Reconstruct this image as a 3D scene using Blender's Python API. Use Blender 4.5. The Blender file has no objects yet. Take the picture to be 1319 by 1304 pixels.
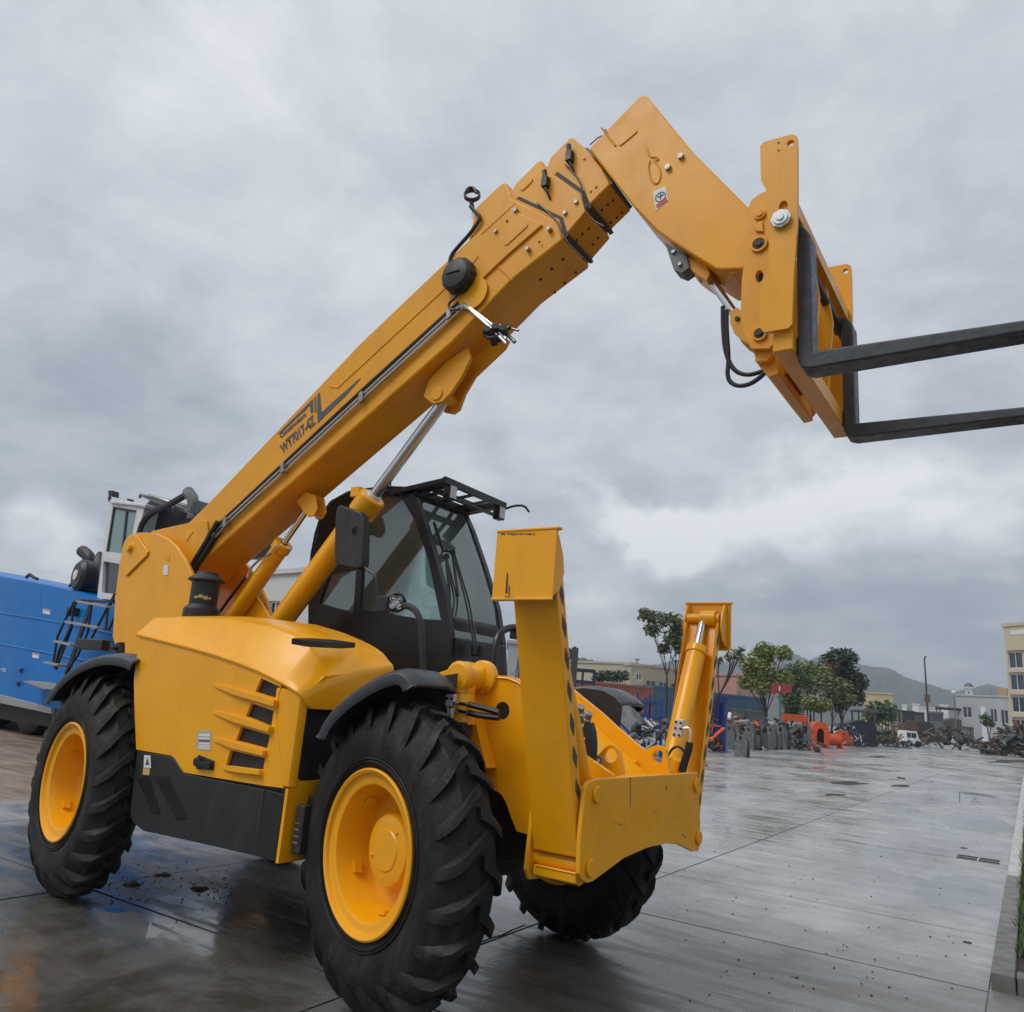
import bpy, bmesh, math, random
from mathutils import Vector as V, Matrix
from mathutils.geometry import tessellate_polygon
random.seed(7)
SC = bpy.context.scene
COL = SC.collection
R_ = math.radians

# ------------------------------------------------------------------ camera
# world = machine frame: +X towards the forks, +Y machine left, Z up, ground z = 0
FPX = 1013.9
CF = V((-0.5480520181, 0.8018846822, 0.2379494523)); CR = V((0.8335954939, 0.5470771753, 0.0763224530)); CU = V((0.0689749082, -0.2401822656, 0.9682742077))
CC = V((3.8432096, -3.812459, 1.3757507))
cd = bpy.data.cameras.new('camera'); cam = bpy.data.objects.new('camera', cd); COL.objects.link(cam)
cd.sensor_width = 36; cd.lens = 36 * FPX / 1319; cd.clip_end = 6000; cd.clip_start = .05
M = Matrix((CR, CU, -CF)).transposed().to_4x4(); M.translation = CC; cam.matrix_world = M
SC.camera = cam

def ray(u, v): return CF + (u - 659.5) / FPX * CR - (v - 652) / FPX * CU
def PY(u, v, y): d = ray(u, v); return CC + d * ((y - CC.y) / d.y)      # point of the plane Y=y
def PX(u, v, x): d = ray(u, v); return CC + d * ((x - CC.x) / d.x)
def PZ(u, v, z=0): d = ray(u, v); return CC + d * ((z - CC.z) / d.z)
def PD(u, v, D): d = ray(u, v); return CC + d * (D / math.hypot(d.x, d.y))   # point D metres off
def PP(u, v, p0, n): d = ray(u, v); return CC + d * ((p0 - CC).dot(n) / d.dot(n))
def ys(l, y): return [PY(u, v, y) for u, v in l]
def xs(l, x): return [PX(u, v, x) for u, v in l]

# ------------------------------------------------------------------ world, sun, exposure
w = bpy.data.worlds.new("World"); SC.world = w; w.use_nodes = True
nt = w.node_tree; nt.nodes.clear(); L = nt.links.new
def N(tree, t, **k):
    n = tree.nodes.new(t)
    for a, b in k.items():
        if a.startswith('i_'): n.inputs[a[2:].replace('_', ' ')].default_value = b
        else: setattr(n, a, b)
    return n
SUN_EL, SUN_AZ = R_(52), R_(240)      # azimuth measured from +X towards +Y of the direction to the sun
sky = N(nt, 'ShaderNodeTexSky', sky_type='NISHITA', sun_disc=False, sun_elevation=SUN_EL, sun_rotation=math.pi/2 - SUN_AZ)
tc = N(nt, 'ShaderNodeTexCoord')
sep = N(nt, 'ShaderNodeSeparateXYZ'); L(tc.outputs['Generated'], sep.inputs[0])
def math_(tree, op, a, b=None, c=None, clamp=False):
    n = tree.nodes.new('ShaderNodeMath'); n.operation = op; n.use_clamp = clamp
    for i, x in enumerate((a, b, c)):
        if x is None: continue
        if isinstance(x, (int, float)): n.inputs[i].default_value = x
        else: tree.links.new(x, n.inputs[i])
    return n.outputs[0]
zc = math_(nt, 'ADD', math_(nt, 'MAXIMUM', sep.outputs[2], 0.0), .22)
cx = N(nt, 'ShaderNodeCombineXYZ'); L(math_(nt, 'DIVIDE', sep.outputs[0], zc), cx.inputs[0]); L(math_(nt, 'DIVIDE', sep.outputs[1], zc), cx.inputs[1])
def wnoise(scale, det, off, dist=0.0, rough=.55):
    mp = N(nt, 'ShaderNodeMapping'); mp.inputs['Location'].default_value = off; L(cx.outputs[0], mp.inputs[0])
    n = N(nt, 'ShaderNodeTexNoise'); n.inputs['Scale'].default_value = scale; n.inputs['Detail'].default_value = det; n.inputs['Roughness'].default_value = rough; n.inputs['Distortion'].default_value = dist
    L(mp.outputs[0], n.inputs[0]); return n.outputs['Fac']
n1 = wnoise(1.5, 7, (3.1, 1.7, 0), .15); n2 = wnoise(3.5, 12, (9, 4, 0), .25, .66); n3 = wnoise(.8, 3, (1, 8, 0))
lum = math_(nt, 'ADD', math_(nt, 'MULTIPLY', math_(nt, 'SUBTRACT', n1, .5), .80), math_(nt, 'MULTIPLY', math_(nt, 'SUBTRACT', n2, .5), .80))
lum = math_(nt, 'ADD', lum, math_(nt, 'MULTIPLY', math_(nt, 'SUBTRACT', n3, .5), .35))
# broad bright and dark masses of this cloud deck, as directions in the sky
nd = N(nt, 'ShaderNodeTexNoise'); nd.inputs['Scale'].default_value = 8; nd.inputs['Detail'].default_value = 6; L(tc.outputs['Generated'], nd.inputs[0])
vs = N(nt, 'ShaderNodeVectorMath', operation='SUBTRACT'); L(nd.outputs['Color'], vs.inputs[0]); vs.inputs[1].default_value = (.5, .5, .5)
vm = N(nt, 'ShaderNodeVectorMath', operation='SCALE'); L(vs.outputs[0], vm.inputs[0]); vm.inputs['Scale'].default_value = .20
va = N(nt, 'ShaderNodeVectorMath', operation='ADD'); L(tc.outputs['Generated'], va.inputs[0]); L(vm.outputs[0], va.inputs[1])
vn = N(nt, 'ShaderNodeVectorMath', operation='NORMALIZE'); L(va.outputs[0], vn.inputs[0])
SPOTS = [(330, 230, 13, .12), (60, 90, 12, .05), (520, 120, 11, -.08), (30, 610, 14, -.16), (240, 580, 10, -.12), (20, 715, 5, .30), (110, 735, 4, .28), (60, 700, 5, .15),
         (775, 662, 3.2, .30), (820, 668, 4.2, .34), (870, 672, 4.5, .36), (925, 670, 4, .26), (840, 700, 3.5, .22), (1000, 650, 4.5, .22), (1060, 655, 4.5, .20), (1130, 640, 5, .20), (1210, 650, 5.5, .18), (1290, 640, 5, .16), (740, 560, 9, -.10), (1150, 790, 10, -.18), (960, 790, 6, -.16), (1290, 800, 8, -.12),
         (1150, 330, 14, .06), (1250, 160, 10, -.10), (1230, 560, 7, -.10), (420, 420, 9, .10), (760, 840, 4, .24), (800, 810, 3, .10), (640, 470, 12, -.06), (1080, 90, 10, .04), (300, 640, 7, .03), (1000, 560, 8, -.05)]
for u, v, rad, amp in SPOTS:
    d = ray(u, v).normalized()
    dt = N(nt, 'ShaderNodeVectorMath', operation='DOT_PRODUCT'); L(vn.outputs[0], dt.inputs[0]); dt.inputs[1].default_value = d
    mr = N(nt, 'ShaderNodeMapRange', interpolation_type='SMOOTHSTEP'); L(dt.outputs['Value'], mr.inputs[0])
    mr.inputs[1].default_value = math.cos(R_(rad)); mr.inputs[2].default_value = 1; mr.inputs[3].default_value = 0; mr.inputs[4].default_value = amp
    lum = math_(nt, 'ADD', lum, mr.outputs[0])
ze = N(nt, 'ShaderNodeMapRange', interpolation_type='SMOOTHSTEP'); L(sep.outputs[2], ze.inputs[0])
ze.inputs[1].default_value = .62; ze.inputs[2].default_value = 1; ze.inputs[3].default_value = .0; ze.inputs[4].default_value = .9
lum = math_(nt, 'ADD', lum, ze.outputs[0]); lum = math_(nt, 'ADD', lum, .60)
cr = N(nt, 'ShaderNodeValToRGB'); L(lum, cr.inputs[0]); e = cr.color_ramp.elements
e[0].position = 0; e[0].color = (.27, .325, .385, 1); e[1].position = 1; e[1].color = (.86, .89, .92, 1)
for p, c in ((.28, (.36, .41, .465)), (.5, (.49, .535, .59)), (.75, (.655, .69, .73))): q = cr.color_ramp.elements.new(p); q.color = (*c, 1)
b1 = N(nt, 'ShaderNodeBackground'); L(cr.outputs[0], b1.inputs[0]); b1.inputs[1].default_value = 1.0
b2 = N(nt, 'ShaderNodeBackground'); L(sky.outputs[0], b2.inputs[0]); b2.inputs[1].default_value = .08
ms = N(nt, 'ShaderNodeMixShader'); ms.inputs[0].default_value = .06; L(b1.outputs[0], ms.inputs[1]); L(b2.outputs[0], ms.inputs[2])
wo = N(nt, 'ShaderNodeOutputWorld'); L(ms.outputs[0], wo.inputs[0])
sd = bpy.data.lights.new('sun', 'SUN'); sd.energy = 1.5; sd.angle = R_(30); sd.color = (1, .97, .93)
so = bpy.data.objects.new('sun', sd); COL.objects.link(so)
so.rotation_euler = V((-math.cos(SUN_AZ)*math.cos(SUN_EL), -math.sin(SUN_AZ)*math.cos(SUN_EL), -math.sin(SUN_EL))).to_track_quat('-Z', 'Y').to_euler()
SC.view_settings.view_transform = 'Standard'; SC.view_settings.look = 'None'; SC.view_settings.exposure = 0.13; SC.view_settings.gamma = 1
SC.render.engine = 'CYCLES'

# ------------------------------------------------------------------ materials
MATS = {}
def mat(name, col, rough=.5, metal=0, coat=0, var=0, vscale=6, bump=0, bscale=60, rvar=0, col2=None, emit=None, spec=.5, coords='Object', rscale=None):
    m = bpy.data.materials.new(name); m.use_nodes = True; t = m.node_tree; b = t.nodes['Principled BSDF']
    b.inputs['Base Color'].default_value = (*col, 1); b.inputs['Roughness'].default_value = rough; b.inputs['Metallic'].default_value = metal
    b.inputs['Coat Weight'].default_value = coat; b.inputs['Coat Roughness'].default_value = .12; b.inputs['Specular IOR Level'].default_value = spec
    tc = N(t, 'ShaderNodeTexCoord')
    def nz(s, d=5, r=.55):
        n = N(t, 'ShaderNodeTexNoise'); n.inputs['Scale'].default_value = s; n.inputs['Detail'].default_value = d; n.inputs['Roughness'].default_value = r
        t.links.new(tc.outputs[coords], n.inputs[0]); return n.outputs['Fac']
    if var or col2:
        c2 = col2 or tuple(max(0, c * (1 - var)) for c in col)
        r = N(t, 'ShaderNodeValToRGB'); r.color_ramp.elements[0].position = .35; r.color_ramp.elements[1].position = .65
        r.color_ramp.elements[0].color = (*col, 1); r.color_ramp.elements[1].color = (*c2, 1)
        t.links.new(nz(vscale, 8, .62), r.inputs[0]); t.links.new(r.outputs[0], b.inputs['Base Color'])
    if rvar:
        mr = N(t, 'ShaderNodeMapRange'); mr.inputs[1].default_value = .3; mr.inputs[2].default_value = .7
        mr.inputs[3].default_value = max(.02, rough - rvar); mr.inputs[4].default_value = min(1, rough + rvar)
        t.links.new(nz(rscale or vscale * 1.7, 6), mr.inputs[0]); t.links.new(mr.outputs[0], b.inputs['Roughness'])
    if bump:
        bp = N(t, 'ShaderNodeBump'); bp.inputs['Strength'].default_value = bump; bp.inputs['Distance'].default_value = .01
        t.links.new(nz(bscale, 4), bp.inputs['Height']); t.links.new(bp.outputs[0], b.inputs['Normal'])
    if emit: b.inputs['Emission Color'].default_value = (*emit, 1); b.inputs['Emission Strength'].default_value = 1
    MATS[name] = m; return m
YEL = mat('yellow_paint', (.88, .395, .003), .30, coat=.14, col2=(.83, .355, .004), vscale=3, rvar=.12, bump=.05, bscale=150, spec=.38)
YEB = mat('boom_paint', (.82, .365, .014), .36, coat=.0, col2=(.74, .315, .013), vscale=2.5, rvar=.12, bump=.05, bscale=120, spec=.36)
BLK = mat('black_paint', (.012, .012, .013), .42, var=.3, rvar=.1, bump=.03)
PLA = mat('black_plastic', (.013, .0135, .015), .5, var=.3, rvar=.12, bump=.12, bscale=220)
FEN = mat('fender_plastic', (.05, .055, .062), .38, col2=(.035, .038, .043), vscale=14, rvar=.12, bump=.15, bscale=160)
RUB = mat('tyre_rubber', (.007, .007, .0075), .6, col2=(.015, .0148, .0145), vscale=9, rvar=.14, bump=.35, bscale=55, spec=.3)
def grime(m, col, amt, scale=1.7, lo=.52, hi=.72):      # thin road film and rain streaks over the paint
    t = m.node_tree; b = t.nodes['Principled BSDF']; src = b.inputs['Base Color'].links[0].from_socket if b.inputs['Base Color'].links else None
    tc = N(t, 'ShaderNodeTexCoord'); mp = N(t, 'ShaderNodeMapping'); mp.inputs['Scale'].default_value = (1, 1, .28); t.links.new(tc.outputs['Object'], mp.inputs[0])
    n = N(t, 'ShaderNodeTexNoise'); n.inputs['Scale'].default_value = scale * 4; n.inputs['Detail'].default_value = 9; n.inputs['Roughness'].default_value = .7; t.links.new(mp.outputs[0], n.inputs[0])
    mr = N(t, 'ShaderNodeMapRange'); mr.inputs[1].default_value = lo; mr.inputs[2].default_value = hi; mr.inputs[4].default_value = amt; t.links.new(n.outputs['Fac'], mr.inputs[0])
    x = N(t, 'ShaderNodeMix', data_type='RGBA'); t.links.new(mr.outputs[0], x.inputs[0]); x.inputs[7].default_value = (*col, 1)
    if src: t.links.new(src, x.inputs[6])
    else: x.inputs[6].default_value = b.inputs['Base Color'].default_value
    t.links.new(x.outputs[2], b.inputs['Base Color'])
grime(YEL, (.48, .25, .04), .26); grime(YEB, (.42, .22, .045), .32); grime(RUB, (.055, .045, .033), .55, 2.5, .50, .66); grime(PLA, (.05, .048, .045), .5, 2)
FRK = mat('fork_steel', (.028, .033, .038), .5, col2=(.05, .055, .06), vscale=16, rvar=.15, bump=.2, bscale=40)
CHR = mat('chrome', (.62, .62, .62), .2, metal=1, rvar=.06)
STL = mat('zinc_steel', (.36, .36, .35), .42, metal=.9, var=.3, rvar=.12, vscale=30)
GAL = mat('galvanised_block', (.66, .68, .68), .45, metal=.3, var=.15, vscale=30)
HOS = mat('hose_rubber', (.013, .013, .014), .4)
DKM = mat('dark_machinery', (.018, .017, .016), .6, col2=(.035, .028, .022), vscale=20, bump=.2)
DEC = mat('decal_grey', (.075, .085, .095), .5, var=.2, vscale=20)
CHV = mat('chevron_grey', (.07, .065, .055), .55, var=.3, vscale=25)
WHT = mat('white_label', (.72, .72, .72), .5, var=.1)
REDL = mat('red_label', (.5, .03, .02), .5)
GREYW = mat('chipped_primer', (.03, .028, .025), .7, var=.3)
BLU = mat('blue_paint', (.004, .165, .52), .35, coat=.0, spec=.25, col2=(.003, .145, .46), vscale=1.5, rvar=.08)
BLU2 = mat('blue_steel', (.015, .06, .26), .5, var=.4, vscale=8)
WPT = mat('white_paint', (.68, .69, .70), .4, col2=(.55, .56, .57), vscale=3)
GPL = mat('grey_steel', (.17, .185, .19), .55, col2=(.08, .085, .085), vscale=6, bump=.1)
GP2 = mat('grey_casting', (.15, .17, .175), .6, col2=(.08, .085, .085), vscale=5, bump=.2)
RST = mat('rusty_steel', (.14, .075, .045), .75, col2=(.07, .045, .03), vscale=4, bump=.2)
ORG = mat('orange_paint', (.70, .10, .015), .45, col2=(.5, .07, .012), vscale=4)
SRED = mat('sign_red', (.30, .03, .035), .5, var=.2)
CRED = mat('container_red', (.36, .12, .085), .65, col2=(.28, .085, .06), vscale=.8, coords='Object')
CBLU = mat('container_blue', (.07, .15, .23), .6, col2=(.05, .11, .18), vscale=.8)
BEI = mat('beige_wall', (.42, .37, .27), .85, col2=(.34, .30, .22), vscale=.2, bump=.05)
BGW = mat('grey_wall', (.38, .40, .42), .85, col2=(.32, .34, .35), vscale=.2)
PNK = mat('pink_wall', (.45, .24, .19), .85, col2=(.38, .2, .16), vscale=.3)
CRM = mat('cream_tower_wall', (.52, .45, .31), .85, col2=(.46, .40, .28), vscale=.15)
WBG = mat('white_wall', (.56, .57, .55), .85, col2=(.48, .49, .48), vscale=.3)
WIN = mat('window_glass', (.03, .045, .06), .12, spec=.8)
SEAT = mat('seat_fabric', (.03, .03, .035), .8)
CONC2 = mat('kerb_concrete', (.20, .195, .18), .6, col2=(.11, .105, .095), vscale=9, rvar=.2, bump=.4, bscale=30)
KWH = mat('kerb_paint', (.5, .5, .49), .6, col2=(.3, .3, .28), vscale=18, bump=.3, bscale=30)
SOIL = mat('wet_soil', (.045, .032, .02), .8, col2=(.02, .015, .01), vscale=7, bump=.6, bscale=12)
MUD = mat('mud_clod_soil', (.05, .03, .016), .7, var=.5, vscale=30, bump=.6, bscale=80)
LEAF = {}
for nm, c in dict(leaf_dark=(.045, .08, .038), leaf_mid=(.10, .16, .055), leaf_pale=(.25, .29, .08), leaf_olive=(.15, .19, .07), leaf_red=(.13, .045, .03), grass_blade=(.08, .135, .03)).items():
    LEAF[nm] = mat(nm, c, .55, var=.45, vscale=3)
    LEAF[nm].node_tree.nodes['Principled BSDF'].inputs['Subsurface Weight'].default_value = 0
BARK = mat('bark', (.05, .042, .035), .9, var=.4, vscale=10)
HILL = mat('hill_forest', (.045, .06, .045), .95, col2=(.025, .035, .026), vscale=.02)
def glassmat(name, tint, glossy=1.0, extra=0.10):
    m = bpy.data.materials.new(name); m.use_nodes = True; t = m.node_tree; t.nodes.clear()
    tr = N(t, 'ShaderNodeBsdfTransparent'); tr.inputs[0].default_value = (*tint, 1)
    gl = N(t, 'ShaderNodeBsdfGlossy'); gl.inputs[0].default_value = (.85, .95, .95, 1); gl.inputs['Roughness'].default_value = .04
    fr = N(t, 'ShaderNodeFresnel'); fr.inputs[0].default_value = 1.5
    f = math_(t, 'ADD', math_(t, 'MULTIPLY', fr.outputs[0], glossy), extra, clamp=True)
    tcg = N(t, 'ShaderNodeTexCoord'); ng = N(t, 'ShaderNodeTexNoise'); ng.inputs['Scale'].default_value = 3; ng.inputs['Detail'].default_value = 6; t.links.new(tcg.outputs['Object'], ng.inputs[0])
    df = N(t, 'ShaderNodeBsdfDiffuse'); df.inputs[0].default_value = (.42, .52, .50, 1)      # pale diffuse layer, sky brightness in the pane put into colour
    m0 = N(t, 'ShaderNodeMixShader'); t.links.new(math_(t, 'MULTIPLY', ng.outputs['Fac'], .34), m0.inputs[0]); t.links.new(tr.outputs[0], m0.inputs[1]); t.links.new(df.outputs[0], m0.inputs[2])
    mx = N(t, 'ShaderNodeMixShader'); t.links.new(f, mx.inputs[0]); t.links.new(m0.outputs[0], mx.inputs[1]); t.links.new(gl.outputs[0], mx.inputs[2])
    o = N(t, 'ShaderNodeOutputMaterial'); t.links.new(mx.outputs[0], o.inputs[0]); MATS[name] = m; return m
GLS = glassmat('cab_glass', (.78, .92, .89))
# wet concrete, coloured in world position so that stains run across slabs
def ground_material():
    m = bpy.data.materials.new('wet_concrete'); m.use_nodes = True; t = m.node_tree; b = t.nodes['Principled BSDF']; K = t.links.new
    g = N(t, 'ShaderNodeNewGeometry'); sp = N(t, 'ShaderNodeSeparateXYZ'); K(g.outputs['Position'], sp.inputs[0])
    def nz(scale, det=6, r=.6, sx=1, sy=1, off=0, dist=0):
        mp = N(t, 'ShaderNodeMapping'); mp.inputs['Scale'].default_value = (sx, sy, 1); mp.inputs['Location'].default_value = (off, off * .7, 0); K(g.outputs['Position'], mp.inputs[0])
        n = N(t, 'ShaderNodeTexNoise'); n.inputs['Scale'].default_value = scale; n.inputs['Detail'].default_value = det; n.inputs['Roughness'].default_value = r; n.inputs['Distortion'].default_value = dist; K(mp.outputs[0], n.inputs[0]); return n.outputs['Fac']
    def ramp(f, *st):
        r = N(t, 'ShaderNodeValToRGB'); K(f, r.inputs[0]); el = r.color_ramp.elements
        el[0].position = st[0][0]; el[0].color = (*st[0][1], 1); el[1].position = st[-1][0]; el[1].color = (*st[-1][1], 1)
        for p, c in st[1:-1]: q = el.new(p); q.color = (*c, 1)
        return r.outputs[0]
    def mixc(f, a, bb):
        x = N(t, 'ShaderNodeMix', data_type='RGBA'); K(f, x.inputs[0])
        for s, i in ((a, 6), (bb, 7)):
            if isinstance(s, tuple): x.inputs[i].default_value = (*s, 1)
            else: K(s, x.inputs[i])
        return x.outputs[2]
    def sm(f, a, bb, lo=0, hi=1):
        x = N(t, 'ShaderNodeMapRange', interpolation_type='SMOOTHSTEP'); K(f, x.inputs[0])
        for i, q in enumerate((a, bb, lo, hi)): x.inputs[i + 1].default_value = q
        return x.outputs[0]
    col = ramp(nz(.8, 9, .65, 1.2, .6), (.28, (.18, .177, .171)), (.5, (.335, .332, .325)), (.72, (.47, .466, .458)))
    st = ramp(nz(2.2, 8, .6, .5, 1.7, 20, .6), (.34, (.62, .62, .63)), (.58, (1, 1, 1)))
    x = N(t, 'ShaderNodeMix', data_type='RGBA', blend_type='MULTIPLY'); x.inputs[0].default_value = .75; K(col, x.inputs[6]); K(st, x.inputs[7]); col = x.outputs[2]
    # mud trodden onto the slabs around the machine's near side and the earth yard to its rear
    mudf = math_(t, 'MULTIPLY', sm(nz(1.1, 9, .68, 1, 1, 7, .5), .44, .62), sm(math_(t, 'ADD', sp.outputs[1], math_(t, 'MULTIPLY', sp.outputs[0], .8)), 2.0, -1.2))
    col = mixc(math_(t, 'MULTIPLY', mudf, .7), col, (.085, .07, .045))
    drk = sm(math_(t, 'ADD', math_(t, 'ADD', sp.outputs[1], math_(t, 'MULTIPLY', sp.outputs[0], -.25)), math_(t, 'MULTIPLY', nz(.6, 5), 1.2)), 2.6, .6)  # slab colour multiplied darker towards the machine's near side
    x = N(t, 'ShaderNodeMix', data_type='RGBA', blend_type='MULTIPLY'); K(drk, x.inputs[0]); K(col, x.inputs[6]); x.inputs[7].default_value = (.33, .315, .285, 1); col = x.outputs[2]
    earth = math_(t, 'MULTIPLY', sm(math_(t, 'ADD', sp.outputs[0], math_(t, 'MULTIPLY', math_(t, 'SUBTRACT', nz(.5, 7, .6, 1, 1, 3), .5), 6)), -4.4, -6.2), sm(sp.outputs[1], 26, 22))
    col = mixc(earth, col, ramp(nz(1.6, 8, .65, .6, 2.2, 1), (.3, (.08, .05, .032)), (.5, (.20, .14, .09)), (.7, (.33, .25, .17))))
    fl = sm(nz(13, 5, .7, 1, 1, 2), .70, .76)
    col = mixc(math_(t, 'MULTIPLY', fl, .6), col, (.03, .025, .02))
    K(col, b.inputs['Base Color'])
    wet = nz(.42, 6, .6, 1.0, .8, 11, .4)
    # standing water in the low spots of the yard
    pw = None
    wv = N(t, 'ShaderNodeTexNoise'); wv.inputs['Scale'].default_value = 2.2; wv.inputs['Detail'].default_value = 5; K(g.outputs['Position'], wv.inputs[0])
    w1 = N(t, 'ShaderNodeVectorMath', operation='SUBTRACT'); K(wv.outputs['Color'], w1.inputs[0]); w1.inputs[1].default_value = (.5, .5, .5)
    w2 = N(t, 'ShaderNodeVectorMath', operation='MULTIPLY_ADD'); K(w1.outputs[0], w2.inputs[0]); w2.inputs[1].default_value = (.55, .55, 0); K(g.outputs['Position'], w2.inputs[2])
    for cx_, cy_, rx_, ry_ in ((3.08, 4.9, .34, .85), (1.0, 1.95, .16, .10), (1.05, 1.72, .20, .12), (.9, -.05, .14, .1), (-.6, -.9, .3, .12), (2.7, 12, .45, 1.4), (2.3, 18, .5, 2.0), (2.4, 2.6, .25, .2)):
        mp = N(t, 'ShaderNodeMapping', vector_type='TEXTURE'); mp.inputs['Location'].default_value = (cx_, cy_, 0); mp.inputs['Scale'].default_value = (rx_, ry_, 1e4); K(w2.outputs[0], mp.inputs[0])
        ln = N(t, 'ShaderNodeVectorMath', operation='LENGTH'); K(mp.outputs[0], ln.inputs[0]); q_ = sm(ln.outputs['Value'], 1.18, .92); pw = q_ if pw is None else math_(t, 'MAXIMUM', pw, q_)
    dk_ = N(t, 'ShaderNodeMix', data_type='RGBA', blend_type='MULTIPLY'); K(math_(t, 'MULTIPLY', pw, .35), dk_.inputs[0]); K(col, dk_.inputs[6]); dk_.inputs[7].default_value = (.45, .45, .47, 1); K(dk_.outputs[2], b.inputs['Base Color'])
    rg = sm(wet, .36, .60, .26, .05)
    rg = math_(t, 'ADD', rg, math_(t, 'MULTIPLY', sm(nz(3.0, 8, .65, .45, 1.9, 5, .4), .42, .62), .26))
    rg = math_(t, 'MULTIPLY', rg, math_(t, 'SUBTRACT', 1.0, math_(t, 'MULTIPLY', pw, .96)))
    rg = math_(t, 'ADD', rg, math_(t, 'MULTIPLY', earth, .35), clamp=True); K(rg, b.inputs['Roughness'])
    b.inputs['Specular IOR Level'].default_value = .75
    bp = N(t, 'ShaderNodeBump'); bp.inputs['Distance'].default_value = .006
    K(math_(t, 'MULTIPLY', math_(t, 'ADD', nz(26, 6, .65), math_(t, 'MULTIPLY', nz(3, 5), 2.5)), 1), bp.inputs['Height'])
    K(math_(t, 'MULTIPLY', math_(t, 'ADD', sm(wet, .42, .60, .40, .05), math_(t, 'MULTIPLY', earth, .5)), math_(t, 'SUBTRACT', 1.0, pw)), bp.inputs['Strength']); K(bp.outputs[0], b.inputs['Normal'])
    MATS['wet_concrete'] = m; return m
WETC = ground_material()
WATER = mat('puddle_water', (.05, .05, .048), .02, spec=.9)

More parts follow.
